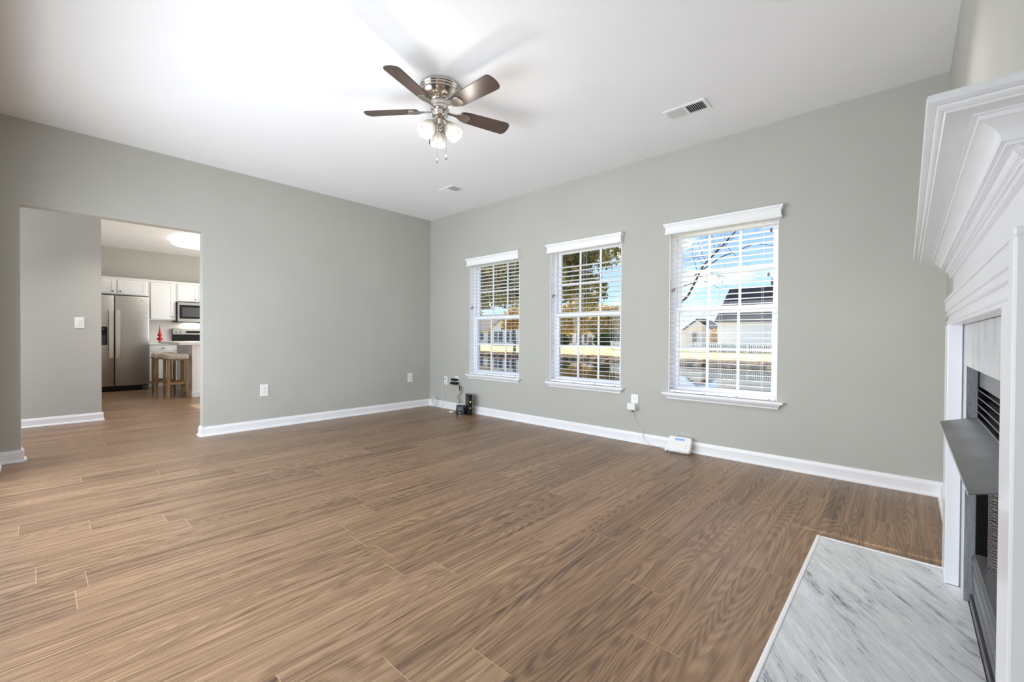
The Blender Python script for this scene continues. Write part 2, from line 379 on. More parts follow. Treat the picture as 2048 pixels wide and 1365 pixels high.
# added patio door, unseen behind the camera, to go with the fill lamp
def glazed_door(name, x0, x1, y0, y1, zt):
    d = struct(name, B().box(x0, x1, y0, y1, zt-0.06, zt, 0.004), vinyl_m)
    n = 2; w = (x1-x0)/n
    for k in range(n+1):
        xc = x0+k*w; xa = min(max(xc-0.035, x0), x1-0.07)
        struct('door_stile', B().box(xa, xa+0.07, y0, y1, 0, zt-0.06, 0.004), vinyl_m, d)
    for k in range(n):
        struct('door_glass', B().box(x0+k*w+0.03, x0+(k+1)*w-0.03, (y0+y1)/2-0.003, (y0+y1)/2+0.003, 0.05, zt-0.05), glass_m, d)
    struct('door_sill', B().box(x0, x1, y0, y1, 0, 0.05, 0.004), vinyl_m, d)
glazed_door('added_patio_door', -4.7, -0.8, YB-0.10, YB-0.04, 2.12)

# baseboards: profile is (distance from wall, height)
BP = [(0, 0), (0.030, 0), (0.030, 0.006), (0.026, 0.016), (0.017, 0.020), (0.016, 0.072), (0.014, 0.080), (0.010, 0.086), (0.008, 0.094), (0.004, 0.097), (0, 0.097)]
def base_x(wx, sgn, a0, a1): return B().prism([(wx+sgn*p, z) for p, z in BP], 'y', a0, a1)
def base_y(wy, sgn, a0, a1): return B().prism([(wy+sgn*p, z) for p, z in BP], 'x', a0, a1)
b = base_x(L, 1, 1.125-0.016, D); b.prism([(1.125-p, z) for p, z in BP], 'x', L-0.114, L+0.016)
struct('baseboard_left', b, trim_m, smooth=False)
b = base_x(L, 1, YB, -0.085+0.016); b.prism([(-0.085+p, z) for p, z in BP], 'x', L-0.114, L+0.016)
struct('baseboard_left_stub', b, trim_m)
struct('baseboard_rear', base_y(D, -1, L, 0.20), trim_m)
struct('baseboard_front', base_y(YB, 1, L, -4.7), trim_m)
struct('baseboard_right', base_x(R, -1, 2.72, D-0.01), trim_m, fp=True)
b = base_x(-7.08, 1, -2.0, 0.522+0.016); b.prism([(0.522+p, z) for p, z in BP], 'x', -7.5, -7.08+0.016)
struct('baseboard_hall', b, trim_m)

# ------------------------------------------------------------------ windows, sills and blinds
def levels(lv, xc, y, b=None):
    """moulding against the window wall: (z, projection, half width) rings with mitred ends"""
    rings = [[(xc-h, y, z), (xc-h, y-p, z), (xc+h, y-p, z), (xc+h, y, z)] for z, p, h in lv]
    return (b or B()).loft(rings)
for i, (a, bx) in enumerate(WIN):
    xc = (a+bx)/2; w = struct('window_%d' % (i+1), B().box(a, a+0.026, D+0.075, D+0.16, ZS+0.02, ZT, 0.002), vinyl_m)
    struct('window_frame', B().box(bx-0.026, bx, D+0.075, D+0.16, ZS+0.02, ZT, 0.002), vinyl_m, w)
    struct('window_frame', B().box(a+0.026, bx-0.026, D+0.075, D+0.16, ZT-0.028, ZT, 0.002), vinyl_m, w)
    struct('window_frame', B().box(a+0.026, bx-0.026, D+0.075, D+0.16, ZS+0.02, ZS+0.045, 0.002), vinyl_m, w)
    for nm, y0, z0, z1, rl in (('upper_sash', D+0.118, 1.245, ZT-0.028, 0.034), ('lower_sash', D+0.084, ZS+0.045, 1.303, 0.034)):
        x0, x1 = a+0.026, bx-0.026; st = 0.032; y1 = y0+0.030
        s = B().box(x0, x0+st, y0, y1, z0, z1, 0.003).box(x1-st, x1, y0, y1, z0, z1, 0.003)
        s.box(x0+st, x1-st, y0, y1, z1-(0.045 if nm[0] == 'l' else rl), z1, 0.003).box(x0+st, x1-st, y0, y1, z0, z0+(rl if nm[0] == 'l' else 0.05), 0.003)
        so = struct(nm, s, vinyl_m, w)
        g = B(); wi = x1-x0-2*st
        for k in (1, 2): g.box(x0+st+wi*k/3-0.010, x0+st+wi*k/3+0.010, y0+0.010, y1-0.010, z0+0.02, z1-0.02)
        zm = (z0+z1)/2; g.box(x0+st, x1-st, y0+0.0101, y1-0.0101, zm-0.010, zm+0.010)
        struct('muntin', g, vinyl_m, so)
        struct('glass', B().box(x0+st-0.004, x1-st+0.004, y0+0.0135, y0+0.0165, z0+0.02, z1-0.02), glass_m, so)
    for q in ((a, a+0.006, ZS+0.02, ZT), (bx-0.006, bx, ZS+0.02, ZT), (a+0.006, bx-0.006, ZT-0.006, ZT)):
        struct('window_jamb', B().box(q[0], q[1], D-0.0005, D+0.075, q[2], q[3]), trim_m, w)
    sl = B().box(a, bx, D-0.002, D+0.076, ZS, ZS+0.020)
    sl.box(xc-0.484, xc+0.484, D-0.048, D, ZS, ZS+0.021, 0.006)
    struct('window_sill', sl, trim_m, w)
    struct('window_apron', levels([(ZS-0.040, 0.012, 0.446), (ZS-0.034, 0.016, 0.448), (ZS-0.028, 0.016, 0.450), (ZS-0.022, 0.020, 0.453), (ZS-0.010, 0.034, 0.462), (ZS-0.002, 0.038, 0.466), (ZS, 0.038, 0.466)], xc, D), trim_m, w)

BL = [('white slatted blind on the window nearest the room corner, above the black modem', 0.0), ('white slatted blind on the middle window, its slats stopping short below the valance', 1.0), ('white slatted blind on the window nearest the fireplace, picket fence seen behind it', 2.0)]
for i, (a, bx) in enumerate(WIN):
    xc = (a+bx)/2; hw = (bx-a)/2-0.011
    t = thing('window_blind', (xc, D, ZS+0.02), BL[i][0], 'blind', 'white blinds on the three windows')
    lv = [(1.966, 0.050, 0.458), (1.974, 0.056, 0.464), (1.982, 0.056, 0.464), (1.988, 0.050, 0.458), (2.028, 0.050, 0.458), (2.034, 0.055, 0.463), (2.042, 0.058, 0.466), (2.050, 0.066, 0.472), (2.062, 0.068, 0.474), (2.064, 0.066, 0.472)]
    obj('valance', levels(lv, xc, D), blind_m, t)
    obj('head_rail', B().box(xc-hw, xc+hw, D+0.004, D+0.054, 1.975, 2.022, 0.002), blind_m, t)
    s = B(); z = 0.578; rng = random.Random(i); gap_top = 1.80 if i == 1 else 1.965
    while z < gap_top:
        tilt = rng.uniform(-0.03, 0.03)-0.05
        m = Matrix.Translation((xc, D+0.029, z)) @ Matrix.Rotation(tilt, 4, 'X')
        s.prism([(-0.025, -0.0012), (0, 0.0014), (0.025, -0.0012), (0.025, 0.0014), (0, 0.004), (-0.025, 0.0014)], 'x', -hw, hw, mat=m)
        step = 0.0445 if i != 1 or z < 1.25 else 0.051
        if i == 2 and z < 1.070 <= z+step: step += 0.020
        z += step
    if i != 1:
        s.prism([(-0.025, -0.0012), (0, 0.0014), (0.025, -0.0012), (0.025, 0.0014), (0, 0.004), (-0.025, 0.0014)], 'x', -hw, hw, mat=Matrix.Translation((xc, D+0.029, 1.968)) @ Matrix.Rotation(-0.05, 4, 'X'))
    obj('slat_panel', s, blind_m, t)
    obj('bottom_rail', B().box(xc-hw, xc+hw, D+0.004, D+0.054, 0.524, 0.545, 0.004), blind_m, t)
    for k in (-0.32, 0.0, 0.32):
        obj('ladder_cord', B().tube([(xc+k, D+0.002, 0.54), (xc+k, D+0.002, 1.98)], 0.0011, 5).tube([(xc+k, D+0.056, 0.54), (xc+k, D+0.056, 1.98)], 0.0011, 5), cordw_m, t)
    cz = (1.42, 1.50, 1.47)[i]
    for dx, dz in ((-0.405, 0), (-0.385, 0.012)):
        c = obj('lift_cord', B().tube([(xc+dx, D-0.008, cz+dz), (xc+dx, D-0.008, 1.98)], 0.0011, 5), cordw_m, t)
        obj('cord_tassel', B().lathe([(0.002, 0.0), (0.007, -0.004), (0.0085, -0.028), (0.004, -0.032)], Matrix.Translation((xc+dx, D-0.008, cz+dz)), 10), knob_m, c, True)
    if i != 1:
        c = obj('tilt_cord', B().tube([(xc+0.385, D-0.008, 1.90-0.1*0), (xc+0.385, D-0.008, 1.99)], 0.0011, 5).tube([(xc+0.37, D-0.008, 1.55), (xc+0.37, D-0.008, 1.98)], 0.0011, 5), cordw_m, t)
        obj('cord_tassel', B().lathe([(0.002, 0.0), (0.007, -0.004), (0.0085, -0.028), (0.004, -0.032)], Matrix.Translation((xc+0.385, D-0.008, 1.90)), 10), knob_m, c, True)
        obj('cord_tassel', B().lathe([(0.002, 0.0), (0.007, -0.004), (0.0085, -0.028), (0.004, -0.032)], Matrix.Translation((xc+0.37, D-0.008, 1.55)), 10), knob_m, c, True)
    for k in (-0.38, -0.12, 0.14, 0.38):
        obj('rail_button', B().box(xc+k-0.008, xc+k+0.008, D-0.001, D+0.004, 0.530, 0.537, 0.001), knob_m, t)

# ------------------------------------------------------------------ ceiling fan
FX, FY = -2.38, 1.87
fan = thing('ceiling_fan', (FX, FY, 2.2), 'brushed nickel flush-mount ceiling fan with five dark walnut blades and lit glass shades', 'ceiling fan')
T0 = Matrix.Translation((FX, FY, 0))
obj('canopy', B().lathe([(0.02, 2.74), (0.136, 2.74), (0.136, 2.722), (0.131, 2.717), (0.131, 2.708), (0.126, 2.703)], T0, 64), chrome_m, fan, True)
obj('motor_housing', B().lathe([(0.05, 2.703), (0.126, 2.703), (0.130, 2.697), (0.130, 2.688), (0.122, 2.682), (0.118, 2.676), (0.110, 2.668), (0.096, 2.657), (0.076, 2.650), (0.063, 2.644), (0.057, 2.634), (0.056, 2.604), (0.05, 2.604)], T0, 64), nickel_m, fan, True)
obj('flywheel', B().lathe([(0.03, 2.604), (0.060, 2.604), (0.064, 2.598), (0.064, 2.576), (0.06, 2.570), (0.03, 2.570)], T0, 48), chrome_m, fan, True)
obj('switch_housing', B().lathe([(0.02, 2.570), (0.052, 2.570), (0.054, 2.562), (0.054, 2.535), (0.048, 2.528), (0.034, 2.522), (0.024, 2.512), (0.024, 2.478), (0.018, 2.472), (0.010, 2.468), (0.004, 2.460), (0.002, 2.458)], T0, 48), nickel_m, fan, True)
out = [(0.150, -0.034), (0.170, -0.046), (0.20, -0.052), (0.30, -0.056), (0.42, -0.060), (0.50, -0.062), (0.515, -0.056), (0.524, -0.045), (0.531, -0.020), (0.532, 0.0)]
out = out + [(x, -y) for x, y in out[::-1] if y != 0.0]
for k in range(5):
    ph = math.radians(0.5+72*k)
    m = T0 @ Matrix.Rotation(ph, 4, 'Z') @ Matrix.Translation((0, 0, 2.578)) @ Matrix.Rotation(math.radians(-13), 4, 'X')
    bl = obj('blade', B().prism(out, 'z', -0.003, 0.003, mat=m), blade_m, fan, label='dark walnut wood blade')
    arm = [(0.056, -0.012), (0.095, -0.010), (0.125, -0.014), (0.150, -0.030), (0.185, -0.040), (0.215, -0.030), (0.225, 0.0)]
    arm = arm + [(x, -y) for x, y in arm[::-1] if y != 0.0]
    obj('blade_bracket', B().prism(arm, 'z', -0.011, -0.0035, 0.0015, mat=m), nickel_m, bl, True)
for k, az in enumerate((148, 26, -96)):
    a = math.radians(az); dirv = Vector((math.cos(a)*math.sin(math.radians(38)), math.sin(a)*math.sin(math.radians(38)), -math.cos(math.radians(38))))
    root = Vector((FX+0.030*math.cos(a), FY+0.030*math.sin(a), 2.505))
    q = dirv.to_track_quat('Z', 'Y').to_matrix().to_4x4(); m = Matrix.Translation(root+dirv*0.025) @ q
    obj('socket_cup', B().lathe([(0.004, -0.035), (0.012, -0.03), (0.014, -0.005), (0.022, 0.0), (0.026, 0.012), (0.026, 0.026), (0.01, 0.026)], m, 28), nickel_m, fan, True)
    sh = B().lathe([(0.027, 0.018), (0.034, 0.028), (0.043, 0.045), (0.051, 0.066), (0.055, 0.090), (0.055, 0.112), (0.052, 0.128), (0.049, 0.128), (0.052, 0.112), (0.052, 0.090), (0.048, 0.067), (0.040, 0.047), (0.031, 0.030), (0.024, 0.020)], m, 40, cap=False)
    so = obj('glass_shade', sh, shade_m, fan, True, label='lit frosted glass shade')
    obj('bulb', B().lathe([(0.012, 0.024), (0.014, 0.040), (0.024, 0.062), (0.028, 0.078), (0.024, 0.094), (0.012, 0.104), (0.002, 0.106)], m, 24), glow_m, so, True)
    pl = bpy.data.lights.new('fan_bulb_light', 'POINT'); pl.energy = 4.0; pl.shadow_soft_size = 0.035; pl.color = (1.0, 0.95, 0.88)
    po = bpy.data.objects.new('fan_bulb_light', pl); COL.objects.link(po); po.location = m @ Vector((0, 0, 0.150))
for (cx, cy, z1) in ((0.012, -0.030, 2.235), (0.048, 0.018, 2.262)):
    c = obj('pull_chain', B().tube([(FX+cx, FY+cy, z1), (FX+cx, FY+cy, 2.525)], 0.0016, 6), chrome_m, fan)
    obj('chain_pull', B().lathe([(0.0015, 0.004), (0.004, 0.0), (0.0075, -0.016), (0.0065, -0.026), (0.001, -0.030)], Matrix.Translation((FX+cx, FY+cy, z1)), 14), chrome_m, c, True)

# ------------------------------------------------------------------ ceiling vents and downlight
def vent(x0, x1, y0, y1, label):
    t = thing('ceiling_vent', ((x0+x1)/2, (y0+y1)/2, H-0.012), label, 'air vent', 'white registers in the ceiling')
    fwd = 0.026; xm = (x0+x1)/2
    f = B().box(x0, x1, y0, y0+fwd, H-0.008, H-0.0005, 0.003).box(x0, x1, y1-fwd, y1, H-0.008, H-0.0005, 0.003)
    f.box(x0, x0+fwd, y0+fwd, y1-fwd, H-0.008, H-0.0005, 0.003).box(x1-fwd, x1, y0+fwd, y1-fwd, H-0.008, H-0.0005, 0.003).box(xm-0.006, xm+0.006, y0+fwd, y1-fwd, H-0.008, H-0.0005)
    obj('frame', f, trim_m, t)
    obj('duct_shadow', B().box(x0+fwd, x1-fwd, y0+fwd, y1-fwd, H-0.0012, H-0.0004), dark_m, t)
    for xa, xb, s in ((x0+fwd, xm-0.006, -1), (xm+0.006, x1-fwd, 1)):
        b = B(); n = max(6, int((xb-xa)/0.0135))
        for k in range(n):
            xx = xa+(k+0.5)*(xb-xa)/n
            b.box(-0.0012, 0.0012, y0+fwd, y1-fwd, -0.0052, 0.0052, mat=Matrix.Translation((xx, 0, H-0.0072)) @ Matrix.Rotation(math.radians(-34 if s > 0 else 64), 4, 'Y'))
        obj('louver_bank', b, trim_m, t)
    for yy in ((y0+y1)/2,):
        obj('screw', B().lathe([(0.003, 0), (0.003, -0.0015), (0.001, -0.002)], Matrix.Translation((x0+0.012, yy, H-0.008)), 10), knob_m, t)
vent(-1.382, -1.072, 3.208, 3.376, 'larger white ceiling register above the gap left of the fireplace-side window')
vent(-4.055, -3.790, 3.166, 3.346, 'smaller white ceiling register near the far room corner beyond the fan')
t = thing('recessed_light', (-0.435, 2.49, H-0.01), 'round white recessed ceiling downlight cut by the top edge of the photo', 'ceiling light')
m = Matrix.Translation((-0.435, 2.48, 0))
obj('trim_ring', B().lathe([(0.060, H-0.001), (0.088, H-0.001), (0.088, H-0.005), (0.078, H-0.008), (0.060, H-0.007)], m, 48), trim_m, t, True)
obj('lens', B().lathe([(0.002, H-0.002), (0.060, H-0.002), (0.060, H-0.0045), (0.002, H-0.0045)], m, 40), can_m, t, label='glowing white lens')
sp = bpy.data.lights.new('downlight_lamp', 'SPOT'); sp.energy = 56; sp.spot_size = math.radians(120); sp.spot_blend = 0.9; sp.shadow_soft_size = 0.06; sp.color = (1, 0.95, 0.88)
so = bpy.data.objects.new('downlight_lamp', sp); COL.objects.link(so); so.location = (-0.435, 2.48, H-0.03)

# added downlight, hidden by the opening's header, to brighten the hall floor
m = Matrix.Translation((-6.25, 0.75, 0))
r_ = struct('added_hall_light_trim', B().lathe([(0.060, H-0.001), (0.088, H-0.001), (0.088, H-0.005), (0.078, H-0.008), (0.060, H-0.007)], m, 32), trim_m, smooth=True)
struct('lens', B().lathe([(0.002, H-0.002), (0.060, H-0.002), (0.060, H-0.0045), (0.002, H-0.0045)], m, 32), can_m, r_)
sp = bpy.data.lights.new('added_hall_spot', 'SPOT'); sp.energy = 80; sp.spot_size = math.radians(105); sp.spot_blend = 0.8; sp.shadow_soft_size = 0.06; sp.color = (1, 0.95, 0.88)
so = bpy.data.objects.new('added_hall_spot', sp); COL.objects.link(so); so.location = (-6.25, 0.75, H-0.03)

# ------------------------------------------------------------------ outlets and switch
def outlet(P, axis, label, kind='duplex', w=0.074, h=0.118, group='white wall plates'):
    """P on the wall surface; axis '+x' faces +X, '-y' faces -Y"""
    t = thing('wall_outlet' if kind != 'switch' else 'light_switch', P, label, 'outlet' if kind != 'switch' else 'light switch', group if kind != 'switch' else None)
    m = Matrix.Translation(P) @ (Matrix.Rotation(math.pi/2, 4, 'Z') if axis == '+x' else Matrix.Identity(4))
    q = lambda: B()
    obj('cover_plate', B().box(-w/2, w/2, -0.006, -0.0002, -h/2, h/2, 0.0022, mat=m), plate_m, t)
    if kind == 'switch':
        for k in ((-0.023, 0.023) if w > 0.1 else (0.0,)):
            obj('rocker', B().box(k-0.0165, k+0.0165, -0.0105, -0.005, -0.033, 0.033, 0.0025, mat=m @ Matrix.Rotation(0.04, 4, 'X')), plate_m, t)
    elif kind == 'duplex':
        for dz in (-0.0195, 0.0195):
            pr = [(0.0165*math.cos(a), dz*h/0.115+0.0145*math.sin(a)) for a in [2*math.pi*k/24 for k in range(24)]]
            r = obj('receptacle', B().prism([(x*1.03, max(dz-0.0125, min(dz+0.0125, z))) for x, z in pr], 'y', -0.008, -0.005, mat=m), plate_m, t)
            obj('slot', B().box(-0.0075, -0.0055, -0.0084, -0.0075, dz-0.002, dz+0.006, mat=m).box(0.0055, 0.0075, -0.0084, -0.0075, dz-0.002, dz+0.005, mat=m).box(-0.002, 0.002, -0.0084, -0.0075, dz-0.0095, dz-0.0055, mat=m), slot_m, r)
        obj('screw', B().lathe([(0.003, 0.0), (0.003, 0.0012), (0.001, 0.0016)], m @ Matrix.Translation((0, -0.006, 0)) @ Matrix.Rotation(math.pi/2, 4, 'X'), 10), plate_m, t)
    else:
        for dz in (-0.022, 0.022):
            obj('jack', B().lathe([(0.002, 0), (0.0055, 0), (0.0055, 0.009), (0.003, 0.0095), (0.001, 0.009)], m @ Matrix.Translation((0, -0.005, dz)) @ Matrix.Rotation(math.pi/2, 4, 'X'), 12), slot_m, t, True)
    return t
outlet((L, 1.689, 0.419), '+x', 'white duplex outlet on the left wall nearest the kitchen opening', w=0.084, h=0.132)
outlet((L, 3.588, 0.435), '+x', 'small white duplex outlet on the left wall close to the far corner', w=0.078, h=0.125)
outlet((-4.846, D, 0.395), '-y', 'white two-jack plate left of the black adapters, cable hanging from it', 'jacks')
outlet((-4.606, D, 0.412), '-y', 'white outlet behind two black power adapters, under the corner window')
outlet((-1.945, D, 0.400), '-y', 'white outlet between middle and fireplace-side windows with white adapter plugged in', w=0.076, h=0.135)
outlet((-7.08, 0.337, 1.159), '+x', 'white rocker light switch on the grey hall wall beyond the opening', 'switch', w=0.082, h=0.125)
outlet((-11.466, 1.585, 1.12), '+x', 'white outlet on the kitchen backsplash left of the red bottle')

# ------------------------------------------------------------------ adapters, cords, network boxes
def plug_block(name, x0, x1, z0, z1, dep, mat, label, cat, bev=0.004):
    t = thing(name, ((x0+x1)/2, D-0.009-dep/2, z0), label, cat)
    obj('body', B().box(x0, x1, D-0.009-dep, D-0.0095, z0, z1, bev), mat, t)
    return t
t = plug_block('power_adapter', -4.670, -4.575, 0.408, 0.440, 0.050, black_m, 'upper of the two black adapters plugged in under the corner window', 'power adapter')
obj('strain_relief', B().lathe([(0.001, 0), (0.006, 0), (0.004, 0.02), (0.001, 0.02)], Matrix.Translation((-4.575, D-0.034, 0.424)) @ Matrix.Rotation(math.pi/2, 4, 'Y'), 10), black_m, t)
upper_adapter = t
t = plug_block('power_adapter', -4.672, -4.560, 0.358, 0.393, 0.062, black_m, 'lower, wider black adapter plugged in under the corner window', 'power adapter')
obj('strain_relief', B().lathe([(0.001, 0), (0.006, 0), (0.004, 0.02), (0.001, 0.02)], Matrix.Translation((-4.560, D-0.040, 0.375)) @ Matrix.Rotation(math.pi/2, 4, 'Y'), 10), black_m, t)
yc = D-0.045
pth = smooth_path([(-4.553, D-0.034, 0.424), (-4.53, yc, 0.405), (-4.505, yc, 0.34), (-4.49, yc, 0.28), (-4.485, yc, 0.25), (-4.50, yc, 0.19), (-4.50, yc, 0.10), (-4.47, 3.87, 0.085), (-4.425, 3.84, 0.07)])
lower_adapter = t; t = upper_adapter
cc = obj('power_cord', B().tube(pth, 0.0028, 6), rubber_m, t, True)
obj('inline_block', B().tube([(-4.508, yc, 0.345), (-4.500, yc, 0.335), (-4.492, yc, 0.29), (-4.488, yc, 0.275)], [0.004, 0.010, 0.010, 0.004], 10), rubber_m, cc, True)
pth = smooth_path([(-4.538, D-0.040, 0.375), (-4.51, D-0.03, 0.36), (-4.47, D-0.03, 0.30), (-4.475, D-0.03, 0.26), (-4.56, D-0.03, 0.20), (-4.55, D-0.03, 0.17), (-4.49, D-0.03, 0.135), (-4.55, D-0.04, 0.105), (-4.53, 3.86, 0.085), (-4.44, 3.82, 0.065)])
obj('power_cord', B().tube(pth, 0.0022, 6), rubber_m, lower_adapter, True)
# white telephone cable and its coil
pth = smooth_path([(-4.852, D-0.014, 0.417), (-4.885, D-0.02, 0.41), (-4.905, D-0.012, 0.37), (-4.905, D-0.008, 0.25), (-4.90, D-0.010, 0.12), (-4.895, D-0.036, 0.06), (-4.885, D-0.05, 0.012), (-4.86, D-0.075, 0.005), (-4.83, D-0.06, 0.004)])
t = thing('telephone_cable', (-4.90, D-0.03, 0.004), 'white cable dropping from the two-jack plate to the floor', 'cable')
obj('cable', B().tube(pth, 0.0032, 6), cordw_m, t, True)
obj('plug', B().box(-4.872, -4.842, D-0.020, D-0.010, 0.413, 0.422, 0.001), slot_m, t)
pts = []
for k in range(90):
    a = k*2*math.pi/22; rx, rz = 0.055+0.006*math.sin(k*0.37), 0.065+0.006*math.cos(k*0.23)
    pts.append((-5.09+rx*math.cos(a)+0.0006*k, D-0.036-0.010*math.sin(k*0.31)-0.004, 0.075+rz*math.sin(a)))
pts += [(-4.99, D-0.042, 0.02), (-4.95, D-0.044, 0.035), (-4.93, D-0.046, 0.02), (-4.91, D-0.048, 0.01)]
obj('cable_coil', B().tube(pts, 0.0028, 6), cordw_m, smooth=True, label='coil of white cable leaning on the baseboard at the far corner', cat='cable')
obj('cable_connector', B().box(-4.535, -4.475, 3.74, 3.775, 0.0005, 0.016, 0.003), plate_m, label='small white connector lying on the floor left of the black box', cat='connector')
# black modem tower
mm = Matrix.Translation((-4.232, 3.822, 0)) @ Matrix.Rotation(math.atan2(0.048, 0.024), 4, 'Z')
t = thing('modem', (-4.232, 3.822, 0), 'tall black modem tower with small lit indicators under the corner window', 'modem')
obj('case', B().box(-0.026, 0.026, -0.075, 0.075, 0.006, 0.268, 0.004, mat=mm), black_m, t)
obj('foot', B().box(-0.034, 0.034, -0.06, 0.06, 0.0, 0.007, 0.002, mat=mm), black_m, t)
for z in (0.176, 0.166, 0.092):
    obj('indicator', B().box(-0.006, 0.006, -0.0765, -0.0745, z, z+0.005, mat=mm), led_m, t)
obj('vent_strip', B().box(-0.012, 0.012, -0.060, 0.060, 0.2675, 0.2695, mat=mm), greym_m, t)
# small black box
mm = Matrix.Translation((-4.348, 3.782, 0)) @ Matrix.Rotation(math.atan2(0.065, 0.094), 4, 'Z')
t = thing('telephone_adapter', (-4.348, 3.782, 0), 'squat black box with sloped front on the floor beside the modem tower', 'network box')
obj('case', B().loft([[(mm @ Vector(p)) for p in r] for r in ([(-0.058, -0.045, 0.004), (0.058, -0.045, 0.004), (0.058, 0.045, 0.004), (-0.058, 0.045, 0.004)], [(-0.058, -0.047, 0.03), (0.058, -0.047, 0.03), (0.058, 0.045, 0.03), (-0.058, 0.045, 0.03)], [(-0.050, -0.010, 0.108), (0.050, -0.010, 0.108), (0.052, 0.040, 0.112), (-0.052, 0.040, 0.112)])]), black_m, t)
obj('keypad', B().box(-0.036, 0.036, -0.0020, 0.0012, -0.024, 0.028, 0.001, mat=mm @ Matrix.Translation((0, -0.030, 0.068)) @ Matrix.Rotation(math.radians(-25.4), 4, 'X')), greym_m, t)
obj('badge', B().box(-0.010, 0.010, -0.0480, -0.0465, 0.014, 0.020, mat=mm), lip_m, t)
for sx in (-0.045, 0.045): obj('foot', B().box(sx-0.006, sx+0.006, -0.03, 0.03, 0.0, 0.005, mat=mm), black_m, t)
# white adapter, cord and alarm panel
t = plug_block('power_adapter', -2.000, -1.915, 0.318, 0.385, 0.055, plate_m, 'white cube adapter plugged into the outlet between two windows', 'power adapter', 0.008)
obj('face_ring', B().lathe([(0.010, 0), (0.014, 0), (0.014, 0.0015), (0.010, 0.0015)], Matrix.Translation((-1.975, D-0.0635, 0.352)) @ Matrix.Rotation(math.pi/2, 4, 'X'), 20, cap=False), cordw_m, t)
obj('cord_stub', B().lathe([(0.002, 0), (0.009, 0), (0.006, -0.02), (0.002, -0.02)], Matrix.Translation((-1.955, D-0.036, 0.318)), 12), greym_m, t)
pth = smooth_path([(-1.955, D-0.036, 0.298), (-1.950, D-0.020, 0.26), (-1.93, D-0.012, 0.20), (-1.905, D-0.010, 0.155), (-1.87, D-0.012, 0.135), (-1.855, D-0.020, 0.100), (-1.835, D-0.040, 0.055), (-1.79, D-0.046, 0.022), (-1.72, D-0.050, 0.006), (-1.66, D-0.06, 0.010), (-1.62, D-0.075, 0.006), (-1.575, D-0.10, 0.012)])
obj('power_cord', B().tube(pth, 0.003, 6), cordw_m, t, True)
t = thing('alarm_panel', (-1.47, 3.84, 0), 'white alarm keypad with blue screen leaning against the baseboard', 'alarm keypad')
mm = Matrix.Translation((-1.470, 3.812, 0.004)) @ Matrix.Rotation(math.radians(3), 4, 'Z') @ Matrix.Rotation(math.radians(-33), 4, 'X')
ro = lambda w, h, r: [(sx*(w-r)+r*math.cos(a), sz*(h-r)+r*math.sin(a)) for sx, sz, a0 in ((1, 1, 0), (-1, 1, 90), (-1, -1, 180), (1, -1, 270)) for a in [math.radians(a0+15*j) for j in range(7)]]
obj('case', B().prism([(x, z+0.074) for x, z in ro(0.102, 0.071, 0.020)], 'y', -0.016, 0.016, 0.003, mat=mm), plate_m, t)
obj('front_cover', B().prism([(x, z+0.077) for x, z in ro(0.098, 0.066, 0.018)], 'y', -0.024, -0.014, 0.002, mat=mm), plate_m, t)
obj('screen', B().box(-0.040, 0.042, -0.0252, -0.0235, 0.106, 0.127, mat=mm), lcd_m, t, label='blue display')
obj('hinge_mark', B().box(0.062, 0.0632, -0.0252, -0.0235, 0.03, 0.075, mat=mm), greym_m, t)
obj('side_clip', B().box(-0.118, -0.100, -0.012, 0.004, 0.0, 0.03, 0.002, mat=mm), plate_m, t)

# ------------------------------------------------------------------ fireplace
fpo = lambda name, b, mat, par, smooth=False, **k: obj(name, b, mat, par, smooth, fp=True, **k)
def fpt(name, loc, label, cat): return thing(name, tuple(FPM @ Vector(loc)), label, cat)
YN, YF, XFZ = 1.06, 2.68, 0.145
mantel = fpt('fireplace_mantel', (0.15, 1.85, 0), 'glossy white fireplace mantel with deep crown shelf, dentil rows and pilaster legs', 'mantel')
def ring(p, z): return [(R-0.0002, YN-p, z), (XFZ-p, YN-p, z), (XFZ-p, YF+p, z), (R-0.0002, YF+p, z)]
def mould(prof): return B().loft([ring(p, z) for p, z in prof])
fpo('shelf', mould([(0.080, 1.3745), (0.104, 1.3745), (0.106, 1.3775), (0.111, 1.378), (0.1145, 1.381), (0.1145, 1.385), (0.112, 1.3865), (0.120, 1.3865), (0.125, 1.389), (0.1268, 1.394), (0.125, 1.400), (0.120, 1.4025), (0.112, 1.403)]), mantel_m, mantel, True)
fpo('crown_moulding', mould([(0.030, 1.327), (0.0335, 1.327), (0.0335, 1.332), (0.0392, 1.333)] + [(0.0392+0.022*(1-math.cos(a))*0.5+0.0005*k, 1.334+0.031*math.sin(a*0.5)**0.9) for k, a in enumerate([math.pi*j/10 for j in range(1, 11)])] + [(0.0665, 1.367), (0.0665, 1.3715), (0.072, 1.372), (0.072, 1.3745)]), mantel_m, mantel, True)
fpo('bed_moulding', mould([(0.014, 1.312), (0.018, 1.312), (0.019, 1.314), (0.0225, 1.317), (0.024, 1.321), (0.0235, 1.325), (0.0285, 1.3255), (0.0285, 1.327)]), mantel_m, mantel, True)
b = mould([(0.0005, 1.288), (0.0085, 1.288), (0.0085, 1.296), (0.011, 1.297), (0.011, 1.300), (0.0125, 1.3005), (0.0125, 1.308), (0.0155, 1.309), (0.0155, 1.312)])
fpo('dentil_rail', b, mantel_m, mantel)
b = B(); y = YN-0.010
while y < YF+0.008:
    b.box(XFZ-0.0112, XFZ-0.008, y, y+0.0125, 1.2885, 1.2955); b.box(XFZ-0.0150, XFZ-0.0118, y, y+0.0125, 1.3005, 1.3075); y += 0.0140
fpo('dentil_row', b, mantel_m, mantel)
fpo('frieze', B().box(XFZ, R-0.0002, YN, YF, 1.19, 1.289), mantel_m, mantel)
